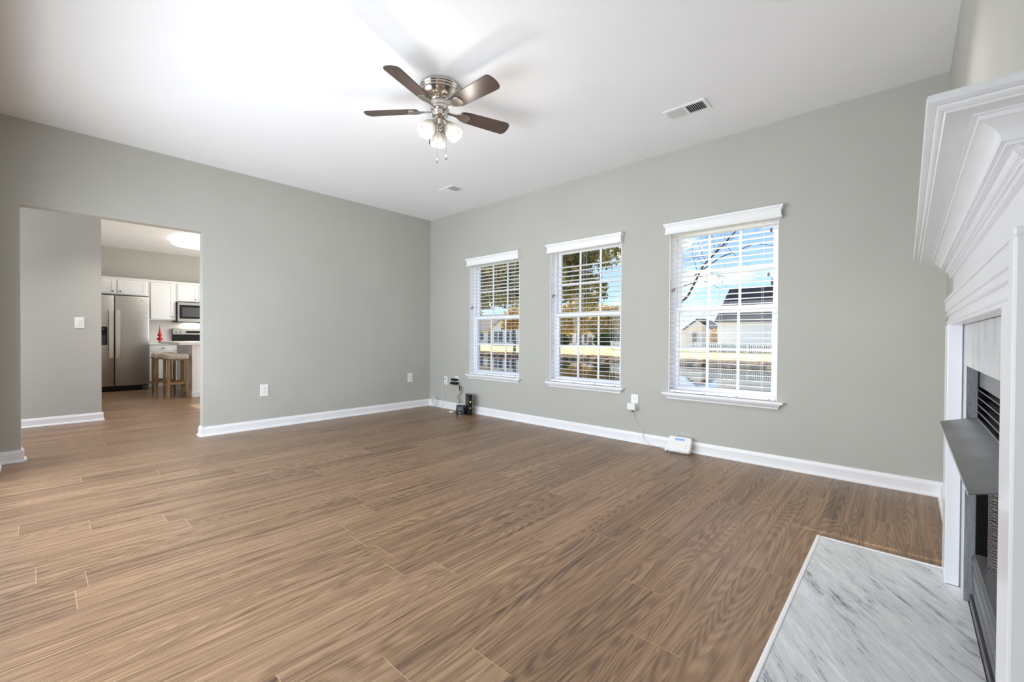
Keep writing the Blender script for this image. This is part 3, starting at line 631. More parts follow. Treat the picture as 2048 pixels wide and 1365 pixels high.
# architrave across the top of the opening: bands and beads
YA, YZ = 1.00, 2.70
b = B().box(0.118, R-0.0002, YA, YZ, 1.180, 1.194, 0.003)
b.box(0.122, R-0.0002, YA+0.004, YZ-0.004, 1.143, 1.1805, 0.002)
b.box(0.128, R-0.0002, YA+0.04, YZ-0.015, 1.128, 1.1435)
b.box(0.123, R-0.0002, YA+0.04, YZ-0.018, 1.121, 1.1285, 0.0025)
b.box(0.132, R-0.0002, YA+0.04, YZ-0.022, 1.098, 1.122)
b.box(0.125, R-0.0002, YA+0.04, YZ-0.02, 1.090, 1.0985, 0.0035)
b.box(0.128, 0.171, YA+0.04, YZ-0.02, 1.081, 1.0905, 0.002)
fpo('architrave', b, mantel_m, mantel)
def leg(y0, y1, band):
    b = B().box(0.1235, 0.1660, y0, y1, 0.0135, 1.0815, 0.002).box(0.1659, 0.1698, y0+0.012, y1-0.012, 0.0136, 1.08)
    return fpo('pilaster', b, mantel_m, mantel)
leg(2.525, 2.695, 1)
leg(1.045, 1.160, 0)
fpo('back_band', B().box(0.118, R-0.0002, YA, YA+0.046, 0.0135, 1.181, 0.004), mantel_m, mantel)
fpo('back_band', B().box(0.170, R-0.0002, 2.655, YZ, 0.0135, 1.181, 0.002), mantel_m, mantel)
# marble surround and hearth
sur = fpt('marble_surround', (0.178, 1.85, 0), 'pale grey marble tile facing around the firebox opening', 'fireplace surround')
for y0, y1 in ((1.135, 1.605), (1.607, 2.018), (2.020, 2.548)):
    fpo('tile', B().box(0.1700, R-0.0002, y0, y1, 0.9195, 1.0800, 0.0008), tile_m, sur)
fpo('tile', B().box(0.1700, R-0.0002, 2.412, 2.560, 0.0135, 0.9185, 0.0008), tile_m, sur)
fpo('tile', B().box(0.1700, R-0.0002, 1.135, 1.288, 0.0135, 0.9185, 0.0008), tile_m, sur)
fpo('tile_reveal', B().box(0.1705, 0.200, 2.4105, 2.4118, 0.0135, 0.9185), reveal_m, sur, label='dark cut edge of the marble')
fpo('tile_reveal', B().box(0.1705, 0.200, 1.2882, 1.2895, 0.0135, 0.9185), reveal_m, sur, label='dark cut edge of the marble')
h = fpt('hearth_slab', (-0.07, 1.85, 0), 'grey veined marble hearth slab with white edging, lying on the plank floor', 'hearth')
fpo('slab', B().box(-0.315, 0.184, 0.95, 2.678, 0.0, 0.0115, 0.001), hearth_m, h)
fpo('edge_trim', B().box(-0.333, -0.3155, 0.95, 2.696, 0.0, 0.0135, 0.004), trim_m, h, label='white edge strip')
fpo('edge_trim', B().box(-0.3155, 0.168, 2.6785, 2.696, 0.0, 0.0135, 0.004), trim_m, h, label='white edge strip')
# firebox insert
ins = fpt('firebox_insert', (0.3, 1.85, 0), 'black metal fireplace insert with grey hood, louvers and wire mesh curtain', 'fireplace insert')
Y0, Y1 = 1.292, 2.408
b = B().box(0.205, 0.60, Y0, Y0+0.012, 0.013, 0.915).box(0.205, 0.60, Y1-0.012, Y1, 0.013, 0.915).box(0.595, 0.61, Y0, Y1, 0.013, 0.915).box(0.206, 0.60, Y0, Y1, 0.905, 0.917).box(0.206, 0.60, Y0+0.01, Y1-0.01, 0.013, 0.02)
fpo('firebox_shell', b, blackm_m, ins)
fpo('firebox_floor', B().box(0.225, 0.59, Y0+0.013, Y1-0.013, 0.150, 0.176), ash_m, ins)
fpo('refractory_panel', B().box(0.575, 0.594, Y0+0.02, Y1-0.02, 0.177, 0.700), refr_m, ins)
fpo('refractory_panel', B().box(0.31, 0.57, Y1-0.030, Y1-0.0125, 0.177, 0.700), refr_m, ins)
fpo('refractory_panel', B().box(0.31, 0.57, Y0+0.0125, Y0+0.030, 0.177, 0.700), refr_m, ins)
fpo('header_panel', B().box(0.203, 0.212, Y0+0.012, Y1-0.012, 0.846, 0.9045), louv_m, ins, label='shiny grey panel')
for k, z in enumerate((0.826, 0.798, 0.771, 0.745, 0.719)):
    m = Matrix.Translation((0.208, 0, z)) @ Matrix.Rotation(math.radians(38), 4, 'Y')
    fpo('louver', B().box(-0.014, 0.012, Y0+0.014, Y1-0.014, -0.0012, 0.0012, mat=m), louv_m, ins)
fpo('louver_back', B().box(0.226, 0.232, Y0+0.013, Y1-0.013, 0.705, 0.9), blackm_m, ins)
hood = fpo('hood', B().loft([[(0.198, Y0+0.02, 0.7265), (0.098, Y0+0.02, 0.698), (0.098, Y0+0.02, 0.6955), (0.198, Y0+0.02, 0.7235)], [(0.198, Y1-0.006, 0.7265), (0.098, Y1-0.006, 0.698), (0.098, Y1-0.006, 0.6955), (0.198, Y1-0.006, 0.7235)]]), hood_m, ins, label='sloping grey metal hood')
fpo('hood_lip', B().box(0.0968, 0.0980, Y0+0.02, Y1-0.006, 0.6940, 0.6984), lip_m, hood)
fpo('hood_return', B().loft([[(0.202, Y0+0.03, 0.722), (0.215, Y0+0.03, 0.665), (0.222, Y0+0.03, 0.665), (0.222, Y0+0.03, 0.722)], [(0.202, Y1-0.014, 0.722), (0.215, Y1-0.014, 0.665), (0.222, Y1-0.014, 0.665), (0.222, Y1-0.014, 0.722)]]), blackm_m, hood)
fpo('side_trim', B().box(0.200, 0.214, Y1-0.013, Y1-0.001, 0.02, 0.905), blackm_m, ins)
fpo('side_trim', B().box(0.200, 0.214, Y0+0.001, Y0+0.013, 0.02, 0.905), blackm_m, ins)
# mesh curtain gathered at the far end
mesh_m = pm('wire_mesh', (120, 120, 122), 0.35, 0.85); t_, b_ = nodes(mesh_m)
geo = N(t_, 'ShaderNodeNewGeometry'); sp_ = N(t_, 'ShaderNodeSeparateXYZ'); t_.links.new(geo.outputs['Position'], sp_.inputs[0])
hx = math_n(t_, 'ADD', math_n(t_, 'MULTIPLY', sp_.outputs['X'], 1100.0), math_n(t_, 'MULTIPLY', sp_.outputs['Y'], 1100.0))
wv = math_n(t_, 'MULTIPLY', math_n(t_, 'SINE', math_n(t_, 'ADD', hx, math_n(t_, 'MULTIPLY', math_n(t_, 'SINE', math_n(t_, 'MULTIPLY', sp_.outputs['Z'], 900.0)), 1.6))), math_n(t_, 'SINE', math_n(t_, 'MULTIPLY', sp_.outputs['Z'], 1500.0)))
rp = N(t_, 'ShaderNodeValToRGB'); t_.links.new(math_n(t_, 'ADD', math_n(t_, 'MULTIPLY', wv, 0.5), 0.5), rp.inputs[0]); rp.color_ramp.elements[0].position = 0.35; rp.color_ramp.elements[1].position = 0.7
rp.color_ramp.elements[0].color = (*lin((34, 34, 36)), 1); rp.color_ramp.elements[1].color = (*lin((176, 176, 178)), 1)
t_.links.new(rp.outputs[0], b_.inputs['Base Color'])
rings = []
for z in [0.178+0.49*k/24 for k in range(25)]:
    rg = []; fl = 1.0+0.12*math.sin(z*9)
    for k in range(60):
        a = 2*math.pi*k/60; rad = 0.024+0.0055*math.sin(7*a+0.6*math.sin(z*20))
        rg.append((0.243+rad*math.cos(a)*0.85, 2.265+0.055*fl*math.sin(a)+0.004*math.sin(z*14), z))
    rings.append(rg)
fpo('mesh_curtain', B().loft(rings), mesh_m, ins, True, label='gathered grey wire mesh curtain')
fpo('curtain_rod', B().tube([(0.243, Y0+0.014, 0.673), (0.243, Y1-0.014, 0.673)], 0.004, 8), blackm_m, ins)
# lower louvered panel; its ledge takes a paler metal to stand for sheen
pr = [(0.225, 0.165), (0.235, 0.205), (0.198, 0.205), (0.190, 0.198), (0.188, 0.186), (0.200, 0.180), (0.200, 0.168), (0.190, 0.160), (0.190, 0.118), (0.202, 0.112), (0.202, 0.104), (0.192, 0.098), (0.192, 0.062), (0.204, 0.056), (0.204, 0.050), (0.225, 0.050)]
fpo('lower_panel', B().prism(pr, 'y', Y0+0.016, Y1-0.016), greym_m, ins)
fpo('ledge', B().box(0.197, 0.236, Y0+0.016, Y1-0.016, 0.2052, 0.2075, 0.0008), louv_m, ins, label='metal ledge, its sheen put into a paler colour')
fpo('kick_strip', B().box(0.186, 0.200, Y0+0.004, Y1-0.004, 0.0118, 0.046, 0.001), greym_m, ins)

# ------------------------------------------------------------------ kitchen
struct('backsplash', B().box(-11.4795, -11.4665, 1.45, 3.95, 0.86, 1.36), splash_m)
KX = -11.46
def cabinet(y0, y1, z0, z1, xf, doors, label, name='wall_cabinet', drawers=(), crown=False, group=None):
    t = thing(name, ((KX+xf)/2, (y0+y1)/2, z0), label, 'cabinet', group)
    obj('carcass', B().box(KX, xf, y0, y1, z0, z1, 0.002), cab_m, t)
    for (a, b2, c, d, ky, kz, nm) in list(doors):
        dr = obj(nm, B().box(xf+0.0003, xf+0.019, a, b2, c, d, 0.003), cab_m, t)
        if nm == 'door':
            fr = 0.055; p = B()
            for q in ((a, a+fr, c, d), (b2-fr, b2, c, d), (a+fr, b2-fr, c, c+fr), (a+fr, b2-fr, d-fr, d)): p.box(xf+0.019, xf+0.027, *q, 0.0025)
            obj('door_frame', p, cab_m, dr)
            obj('raised_panel', B().box(xf+0.019, xf+0.023, a+fr+0.012, b2-fr-0.012, c+fr+0.012, d-fr-0.012, 0.002), cab_m, dr)
        obj('knob', B().lathe([(0.004, 0), (0.004, 0.012), (0.012, 0.018), (0.014, 0.024), (0.010, 0.030), (0.002, 0.031)], Matrix.Translation((xf+(0.026 if nm == 'door' else 0.018), ky, kz)) @ Matrix.Rotation(math.pi/2, 4, 'Y'), 14), knob_m, dr, True)
    if crown: obj('crown', B().prism([(xf, z1-0.02), (xf+0.012, z1-0.02), (xf+0.030, z1+0.012), (xf+0.030, z1+0.022), (xf-0.02, z1+0.022)], 'y', y0, y1), cab_m, t)
    return t
UZ = 2.10
cabinet(0.53, 1.504, 1.79, UZ, -11.15, [(0.56, 1.012, 1.805, UZ-0.03, 0.975, 1.855, 'door'), (1.050, 1.470, 1.805, UZ-0.03, 1.085, 1.855, 'door')], 'short white two-door wall cabinet above the refrigerator', crown=True, group='white kitchen wall cabinets')
cabinet(1.506, 1.940, 1.325, UZ, -11.15, [(1.535, 1.910, 1.345, UZ-0.03, 1.880, 1.400, 'door')], 'tall white single-door wall cabinet above the red bottle', crown=True, group='white kitchen wall cabinets')
cabinet(1.942, 2.710, 1.715, UZ, -11.15, [(1.965, 2.315, 1.730, UZ-0.03, 2.270, 1.775, 'door'), (2.335, 2.685, 1.730, UZ-0.03, 2.380, 1.775, 'door')], 'short white wall cabinet above the microwave', crown=True, group='white kitchen wall cabinets')
t = cabinet(1.440, 1.936, 0.10, 0.828, -10.90, [(1.480, 1.905, 0.705, 0.818, 1.692, 0.762, 'drawer_front'), (1.480, 1.905, 0.125, 0.690, 1.865, 0.640, 'door')], 'white base cabinet with one drawer between refrigerator and range', name='base_cabinet')
obj('toe_kick', B().box(KX, -10.97, 1.44, 1.936, 0.0, 0.101), cab_m, t)
obj('countertop', B().box(-11.4662, -10.865, 1.438, 1.938, 0.829, 0.868, 0.004), counter_m, label='short white countertop under the red bottle', cat='countertop')
# refrigerator
t = thing('refrigerator', (-10.9, 0.96, 0), 'stainless steel side-by-side refrigerator with two long handles', 'refrigerator')
obj('body', B().box(-11.45, -10.585, 0.530, 1.425, 0.03, 1.735, 0.004), greym_m, t)
d1 = obj('freezer_door', B().box(-10.58, -10.50, 0.530, 0.940, 0.095, 1.73, 0.010), steel_m, t, True)
d2 = obj('refrigerator_door', B().box(-10.58, -10.50, 0.950, 1.425, 0.095, 1.73, 0.010), steel_m, t, True)
for par, y in ((d1, 0.900), (d2, 0.992)):
    pts = [(-10.468-0.020*abs((k-8)/8)**2.2, y, 0.60+0.87*k/16) for k in range(17)]
    b = B().loft([[(x-0.010, yy-0.030, z), (x+0.006, yy-0.030, z), (x+0.010, yy, z), (x+0.006, yy+0.030, z), (x-0.010, yy+0.030, z)] for x, yy, z in pts])
    b.box(-10.502, -10.480, y-0.012, y+0.012, 0.63, 0.66).box(-10.502, -10.480, y-0.012, y+0.012, 1.41, 1.44)
    obj('handle', b, steeld_m, par, True)
ds = obj('water_dispenser', B().box(-10.5005, -10.490, 0.600, 0.850, 0.840, 1.165, 0.006), blackm_m, d1)
obj('dispenser_recess', B().box(-10.4905, -10.488, 0.630, 0.825, 0.855, 1.02, 0.002), glassd_m, ds)
obj('dispenser_buttons', B().box(-10.4905, -10.4885, 0.70, 0.72, 1.115, 1.122).box(-10.4905, -10.4885, 0.75, 0.77, 1.115, 1.122).box(-10.4905, -10.4885, 0.79, 0.81, 1.115, 1.122), lip_m, ds)
obj('badge', B().box(-10.5005, -10.497, 1.305, 1.345, 1.655, 1.667, 0.001), lip_m, d2)
obj('toe_grille', B().box(-10.58, -10.53, 0.535, 1.42, 0.012, 0.09, 0.003), blackm_m, t)
for y in (0.56, 1.36): obj('hinge_cover', B().box(-10.58, -10.515, y-0.03, y+0.055, 0.010, 0.075, 0.004), greym_m, t)
for y in (0.58, 1.38): obj('foot', B().box(-10.62, -10.57, y-0.02, y+0.02, 0.0, 0.031), blackm_m, t)
# microwave
t = thing('microwave', (-11.27, 2.32, 1.29), 'stainless over-range microwave with dark window under the short cabinet', 'microwave')
obj('body', B().box(KX, -11.10, 1.945, 2.705, 1.29, 1.710, 0.003), blackm_m, t)
dr = obj('door', B().box(-11.10, -11.07, 1.955, 2.700, 1.300, 1.700, 0.005), steel_m, t)
obj('window', B().box(-11.071, -11.066, 1.985, 2.48, 1.365, 1.650, 0.003), glassd_m, dr)
obj('window_screen', B().box(-11.0665, -11.064, 2.03, 2.44, 1.405, 1.600, 0.002), greym_m, dr)
obj('control_panel', B().box(-11.071, -11.066, 2.53, 2.69, 1.33, 1.66, 0.003), glassd_m, dr)
obj('handle', B().tube([(-11.045, 2.505, 1.36), (-11.035, 2.505, 1.5), (-11.045, 2.505, 1.64)], 0.010, 10), steeld_m, dr, True)
pl = bpy.data.lights.new('microwave_lamp', 'AREA'); pl.energy = 2.2; pl.size = 0.25; pl.color = (1.0, 0.82, 0.58)
po = bpy.data.objects.new('microwave_lamp', pl); COL.objects.link(po); po.location = (-11.34, 2.25, 1.285)
# range
t = thing('range', (-11.15, 2.32, 0), 'stainless electric range with knobs on its back panel, partly hidden by the peninsula', 'stove')
obj('body', B().box(-11.44, -10.86, 1.942, 2.70, 0.02, 0.895, 0.004), steel_m, t)
obj('cooktop', B().box(-11.40, -10.84, 1.942, 2.70, 0.8955, 0.907, 0.003), glassd_m, t)
bgd = obj('backguard', B().box(-11.46, -11.385, 1.925, 2.70, 0.90, 1.160, 0.006), blackm_m, t)
obj('control_fascia', B().box(-11.3855, -11.372, 1.925, 2.70, 1.035, 1.158, 0.004), steel_m, bgd)
obj('lower_fascia', B().box(-11.3855, -11.374, 1.930, 2.695, 0.925, 1.020, 0.003), glassd_m, bgd)
obj('display', B().box(-11.373, -11.3705, 2.155, 2.45, 1.065, 1.115), glassd_m, bgd)
for y in (2.005, 2.075, 2.53, 2.60):
    k = obj('knob', B().lathe([(0.002, 0), (0.020, 0), (0.019, 0.018), (0.016, 0.022), (0.002, 0.022)], Matrix.Translation((-11.372, y, 1.088)) @ Matrix.Rotation(math.pi/2, 4, 'Y'), 18), lip_m, bgd, True)
obj('oven_door', B().box(-10.86, -10.83, 1.955, 2.69, 0.20, 0.80, 0.006), steel_m, t)
for y in (1.98, 2.66): obj('foot', B().box(-11.3, -10.95, y-0.02, y+0.02, 0.0, 0.021), blackm_m, t)
# red decanter
obj('decanter', B().lathe([(0.002, 0.0), (0.036, 0.0), (0.038, 0.006), (0.022, 0.018), (0.014, 0.028), (0.022, 0.040), (0.046, 0.056), (0.050, 0.072), (0.044, 0.092), (0.020, 0.108), (0.015, 0.116), (0.022, 0.126), (0.036, 0.142), (0.038, 0.156), (0.030, 0.174), (0.015, 0.188), (0.013, 0.196), (0.021, 0.206), (0.020, 0.216), (0.014, 0.240), (0.008, 0.285), (0.004, 0.33), (0.001, 0.375)], Matrix.Translation((-11.20, 1.687, 0.8685)), 32), red_m, smooth=True, label='red glass double-gourd bottle with a spire stopper on the counter', cat='bottle')
# peninsula
t = thing('peninsula', (-9.4, 2.05, 0), 'white kitchen peninsula base with panelled end behind the stools', 'kitchen peninsula')
obj('end_panel', B().box(-8.94, -8.67, 1.722, 2.60, 0.0, 0.862, 0.003), cab_m, t)
obj('cabinet_body', B().box(-10.15, -8.94, 1.78, 2.58, 0.0, 0.862, 0.003), cab_m, t)
obj('base_trim', B().box(-8.67, -8.655, 1.71, 2.60, 0.0, 0.085, 0.003).box(-8.95, -8.655, 1.708, 1.722, 0.0, 0.085, 0.003), cab_m, t)
obj('corner_stile', B().box(-8.67, -8.660, 1.722, 1.80, 0.085, 0.862, 0.002), cab_m, t)
obj('countertop', B().box(-10.30, -8.60, 1.537, 2.66, 0.8625, 0.908, 0.006), counter_m, label='long white countertop overhanging the stools on the peninsula', cat='countertop')
# stools
def stool(cx, cy, label):
    t = thing('bar_stool', (cx, cy, 0), label, 'stool', 'bar stools at the peninsula')
    hx, hy = 0.185, 0.135
    b = B().box(cx-hx-0.008, cx+hx+0.008, cy-hy-0.012, cy+hy+0.012, 0.612, 0.722, 0.042, 5)
    obj('seat', b, linen_m, t, True)
    n = B()
    for k in range(13):
        u = -1+2*k/12
        for s in (-1, 1): n.ball((cx+s*(hx+0.009), cy+u*hy, 0.632), 0.007, 8, 5); n.ball((cx+u*hx, cy+s*(hy+0.013), 0.632), 0.007, 8, 5)
    obj('nailhead_trim', n, nail_m, t, True)
    for sx in (-1, 1):
        for sy in (-1, 1):
            x, y = cx+sx*(hx-0.020), cy+sy*(hy-0.018); w = 0.020
            ex, ey = x+sx*0.006, y+sy*0.004
            obj('leg', B().loft([[(ex+a*0.013, ey+c*0.013, 0) for a, c in ((-1, -1), (1, -1), (1, 1), (-1, 1))], [(x+a*w, y+c*w, 0.25) for a, c in ((-1, -1), (1, -1), (1, 1), (-1, 1))], [(x+a*w, y+c*w, 0.62) for a, c in ((-1, -1), (1, -1), (1, 1), (-1, 1))]]), wood_m, t)
    for s in (-1, 1):
        obj('stretcher', B().box(cx-hx+0.03, cx+hx-0.03, cy+s*(hy-0.018)-0.010, cy+s*(hy-0.018)+0.010, 0.175, 0.215, 0.002), wood_m, t)
        obj('stretcher', B().box(cx+s*(hx-0.020)-0.010, cx+s*(hx-0.020)+0.010, cy-hy+0.03, cy+hy-0.03, 0.225, 0.265, 0.002), wood_m, t)
stool(-8.84, 1.535, 'nearer grey linen bar stool with nailhead trim beside the peninsula end')
stool(-9.45, 1.475, 'farther linen bar stool, half hidden behind the nearer stool')
# kitchen ceiling fixture: long rounded acrylic cloud
t = thing('kitchen_ceiling_light', (-9.5, 2.2, 2.63), 'glowing white rounded ceiling fixture in the kitchen', 'ceiling light')
ro2 = lambda w, h, r: [(-9.50+x, 2.22+y) for x, y in [(sx*(w-r)+r*math.cos(a), sy*(h-r)+r*math.sin(a)) for sx, sy, a0 in ((1, 1, 0), (-1, 1, 90), (-1, -1, 180), (1, -1, 270)) for a in [math.radians(a0+9*j) for j in range(11)]]]
obj('diffuser', B().loft([[(x, y, 2.735) for x, y in ro2(0.50, 0.60, 0.30)], [(x, y, 2.70) for x, y in ro2(0.51, 0.61, 0.30)], [(x, y, 2.665) for x, y in ro2(0.49, 0.59, 0.29)], [(x, y, 2.645) for x, y in ro2(0.44, 0.54, 0.26)]]), klight_m, t, True)
obj('mounting_base', B().box(-9.85, -9.15, 1.8, 2.64, 2.732, 2.7395), trim_m, t)

# ------------------------------------------------------------------ outdoors
def out_mat(name, a, b, sc, lo=0.4, hi=0.6, det=5, rough=0.9): return vary(pm(name, a, rough, spec=0.1), a, b, (sc,)*3, det, lo, hi)
lawn_m = out_mat('autumn_lawn', (224, 202, 126), (244, 228, 160), 0.6)
bank_m = out_mat('leafy_bank', (70, 52, 34), (150, 116, 74), 3.5)
house_m = pm('white_siding', (250, 243, 232), 0.7); roofd_m = out_mat('dark_shingles', (40, 36, 38), (84, 76, 74), 5.0, 0.35, 0.65)
rooft_m = out_mat('tan_shingles', (176, 150, 126), (204, 180, 156), 3.0)
hglass_m = pm('house_window', (72, 78, 88), 0.2); brick_m = out_mat('chimney_brick', (96, 78, 70), (140, 118, 106), 6)
fence_m = pm('white_picket_paint', (240, 238, 234), 0.6); door_m = pm('tan_door', (150, 130, 100), 0.6)
drive_m = out_mat('pinkish_drive', (214, 190, 170), (226, 204, 186), 2.0)
ZW = -1.38
water_m = pm('pond_water', (34, 32, 26), 0.03, spec=0.8); t_, b_ = nodes(water_m); b_.inputs['IOR'].default_value = 1.6
nzw = N(t_, 'ShaderNodeTexNoise'); nzw.inputs['Scale'].default_value = 1.2; nzw.inputs['Detail'].default_value = 3
gw = N(t_, 'ShaderNodeNewGeometry'); t_.links.new(gw.outputs['Position'], nzw.inputs['Vector'])
bw = N(t_, 'ShaderNodeBump'); bw.inputs['Strength'].default_value = 0.035; bw.inputs['Distance'].default_value = 0.1; t_.links.new(nzw.outputs['Fac'], bw.inputs['Height']); t_.links.new(bw.outputs[0], b_.inputs['Normal'])
struct('pond', B().box(-140, 60, 13.0, 39.5, ZW-0.4, ZW), water_m)
g = B().loft([[(-150, y, z), (70, y, z), (70, y, z-0.5), (-150, y, z-0.5)] for y, z in ((4.15, -0.35), (9, -0.6), (12.2, -1.1), (13.8, -1.6))])
struct('near_lawn', g, lawn_m)
g = B().loft([[(-190, y, z), (90, y, z), (90, y, z-0.8), (-190, y, z-0.8)] for y, z in ((40.6, -0.92), (44, -0.70), (48, -0.42), (57, -0.48), (85, -1.0), (160, -0.6))])
struct('far_lawn', g, lawn_m)
b = bmesh.new(); rng = random.Random(3); prev = None
rows = []
for k in range(0, 300):
    x = -110+k*0.5
    rows.append([(x, 38.3+rng.uniform(-0.25, 0.25), ZW-0.15), (x, 38.75+rng.uniform(-0.2, 0.2), ZW+0.22+rng.uniform(-0.08, 0.10)), (x, 39.6+rng.uniform(-0.3, 0.3), ZW+0.36+rng.uniform(-0.06, 0.12)), (x, 40.8, -0.90+rng.uniform(-0.02, 0.03)), (x, 41.2, -1.3)])
struct('pond_bank', B().loft(rows, closed=False), bank_m)
# picket fence
fx0, fx1, FYY, fz = -27.0, -4.0, 48.0, -0.42
t = thing('picket_fence', ((fx0+fx1)/2, FYY, fz), 'white picket fence on the far bank of the pond', 'fence')
b = B(); x = fx0
while x < fx1:
    b.prism([(x, fz+0.06), (x+0.10, fz+0.06), (x+0.10, fz+0.92), (x+0.05, fz+1.02), (x, fz+0.92)], 'y', FYY-0.012, FYY+0.012); x += 0.19
obj('picket_panel', b, fence_m, t)
for z in (0.22, 0.72): obj('rail', B().box(fx0, fx1, FYY+0.012, FYY+0.06, fz+z, fz+z+0.09), fence_m, t)
for k in range(10): xx = fx0+0.05+(fx1-fx0-0.15)*k/9; obj('post', B().box(xx, xx+0.11, FYY+0.0125, FYY+0.13, fz, fz+1.05, 0.01), fence_m, t)
# houses
def hwin(par, x0, x1, z0, z1, y):
    w = obj('window', B().box(x0-0.08, x1+0.08, y-0.06, y-0.005, z0-0.08, z1+0.08), fence_m, par)
    obj('pane', B().box(x0, x1, y-0.08, y-0.05, z0, z1), hglass_m, w)
def gable_y(b, x0, x1, y0, y1, z0, zr, th=0.18, ov=0.35):
    """roof with the ridge along Y, gable ends facing the pond"""
    xm = (x0+x1)/2; s = (zr-z0)/(xm-x0)
    return b.prism([(x0-ov, z0-s*ov), (xm, zr), (x1+ov, z0-s*ov), (x1+ov, z0-s*ov+th), (xm, zr+th*1.2), (x0-ov, z0-s*ov+th)], 'y', y0-ov, y1+ov)
hA = thing('house', (-54, 60, -0.5), 'white house with arched gable window across the pond, seen through the corner window', 'house')
obj('wall', B().box(-57.0, -49.3, 57, 66, -0.6, 2.5).prism([(-57.0, 2.5), (-49.3, 2.5), (-53.15, 4.9)], 'y', 57, 57.3), house_m, hA)
obj('porch_wall', B().box(-66, -57.0, 58.5, 66, -0.6, 2.5), house_m, hA)
obj('roof', gable_y(B(), -57.0, -49.3, 57, 64, 2.5, 4.9), rooft_m, hA)
obj('roof', B().loft([[(-66.5, 58.0, 2.45), (-56.9, 58.0, 2.45), (-56.9, 58.0, 2.25), (-66.5, 58.0, 2.25)], [(-66.0, 63.0, 5.6), (-54.0, 63.0, 5.6), (-54.0, 63.0, 5.4), (-66.0, 63.0, 5.4)]]), rooft_m, hA)
for a, c in ((-56.1, -55.3), (-54.95, -54.0), (-53.05, -52.3), (-51.85, -51.05)): hwin(hA, a, c, 0.16, 1.98, 57)
ar = [(-53.6+0.8*math.cos(a), 2.38+0.8*math.sin(a)) for a in [math.pi*k/16 for k in range(17)]]
w = obj('window', B().prism([(-53.6+(x+53.6)*1.1, 2.38+(z-2.38)*1.1-0.05) for x, z in ar], 'y', 56.93, 56.99), fence_m, hA)
obj('pane', B().prism(ar, 'y', 56.90, 56.94), hglass_m, w)
obj('door', B().box(-59.3, -58.3, 58.40, 58.49, -0.5, 2.0), door_m, hA)
hwin(hA, -61.6, -60.6, 0.3, 1.9, 58.5)
hB = thing('house', (-55.8, 90, -1.0), 'small far white house with steep gable, seen through the middle window between bushes', 'house')
obj('wall', B().box(-59.6, -52.4, 85, 92, -1.1, 2.3).prism([(-57.4, 2.3), (-53.4, 2.3), (-55.4, 3.5)], 'y', 84.8, 85), house_m, hB)
obj('roof', gable_y(B(), -59.6, -52.4, 85, 92, 2.3, 5.2), rooft_m, hB)
obj('porch_roof', gable_y(B(), -57.4, -53.4, 84.3, 85.2, 2.3, 3.5, 0.15, 0.2), house_m, hB)
for a, c in ((-58.9, -57.9), (-56.8, -55.9), (-54.6, -53.8)): hwin(hB, a, c, -0.3, 1.7, 85)
obj('door', B().box(-53.4, -52.6, 84.90, 84.99, -1.05, 1.2), door_m, hB)
hC = thing('house', (-10, 58, -0.5), 'white house with big dark shingle roof and chimney behind the picket fence', 'house')
obj('wall', B().box(-16.9, -3.0, 56, 63, -0.6, 3.0), house_m, hC)
obj('roof', B().loft([[(-17.2, 55.6, 2.95), (-2.7, 55.6, 2.95), (-2.7, 63.4, 2.95), (-17.2, 63.4, 2.95)], [(-16.2, 58.2, 7.15), (-3.7, 58.2, 7.15), (-3.7, 60.6, 7.15), (-16.2, 60.6, 7.15)]]), roofd_m, hC)
obj('chimney', B().box(-11.7, -10.8, 58.3, 59.2, 6.2, 8.1, 0.04), brick_m, hC)
hD = thing('house', (-25.5, 78, -0.6), 'far pale house with grey gable left of the dark-roofed house', 'house')
obj('wall', B().box(-28.6, -23.6, 75, 82, -0.8, 2.7).prism([(-27.6, 2.7), (-23.9, 2.7), (-25.75, 4.0)], 'y', 74.8, 75), house_m, hD)
obj('roof', gable_y(B(), -27.8, -23.7, 74.8, 81, 2.6, 4.1, 0.2, 0.3), roofd_m, hD)
obj('garage_door', B().box(-27.9, -25.2, 74.9, 74.99, -0.7, 1.6), fence_m, hD)
obj('post', B().box(-26.45, -25.95, 74.4, 74.9, -0.7, 2.0), brick_m, hD)
obj('driveway', B().box(-58, -50, 72, 84.5, -1.0, -0.72), drive_m, label='pinkish drive in front of the small far white house', cat='driveway', kind='structure')

# trees and bushes
def leaf_mat(name, cols, sc=0.6):
    m = bpy.data.materials.new(name); m.use_nodes = True; t = m.node_tree; b = t.nodes['Principled BSDF']; b.inputs['Roughness'].default_value = 0.7
    g = N(t, 'ShaderNodeNewGeometry'); n = N(t, 'ShaderNodeTexNoise'); n.inputs['Scale'].default_value = sc*4; n.inputs['Detail'].default_value = 3; t.links.new(g.outputs['Position'], n.inputs['Vector'])
    r = N(t, 'ShaderNodeValToRGB'); t.links.new(n.outputs['Fac'], r.inputs[0]); el = r.color_ramp.elements
    el[0].position = 0.36; el[0].color = (*lin(cols[0]), 1); el[1].position = 0.64; el[1].color = (*lin(cols[-1]), 1)
    if len(cols) == 3: k = el.new(0.5); k.color = (*lin(cols[1]), 1)
    t.links.new(r.outputs[0], b.inputs['Base Color'])
    tl = N(t, 'ShaderNodeBsdfTranslucent'); t.links.new(r.outputs[0], tl.inputs[0]); mx = N(t, 'ShaderNodeMixShader'); mx.inputs[0].default_value = 0.55
    t.links.new(b.outputs[0], mx.inputs[1]); t.links.new(tl.outputs[0], mx.inputs[2]); t.links.new(mx.outputs[0], t.nodes['Material Output'].inputs[0])
    return m
oak_l = leaf_mat('oak_leaves', ((98, 102, 66), (152, 148, 98), (206, 190, 134)))
green_l = leaf_mat('bush_leaves', ((44, 54, 32), (88, 100, 54), (146, 142, 78)))
yel_l = leaf_mat('yellow_leaves', ((168, 126, 50), (208, 166, 70), (226, 196, 110)))
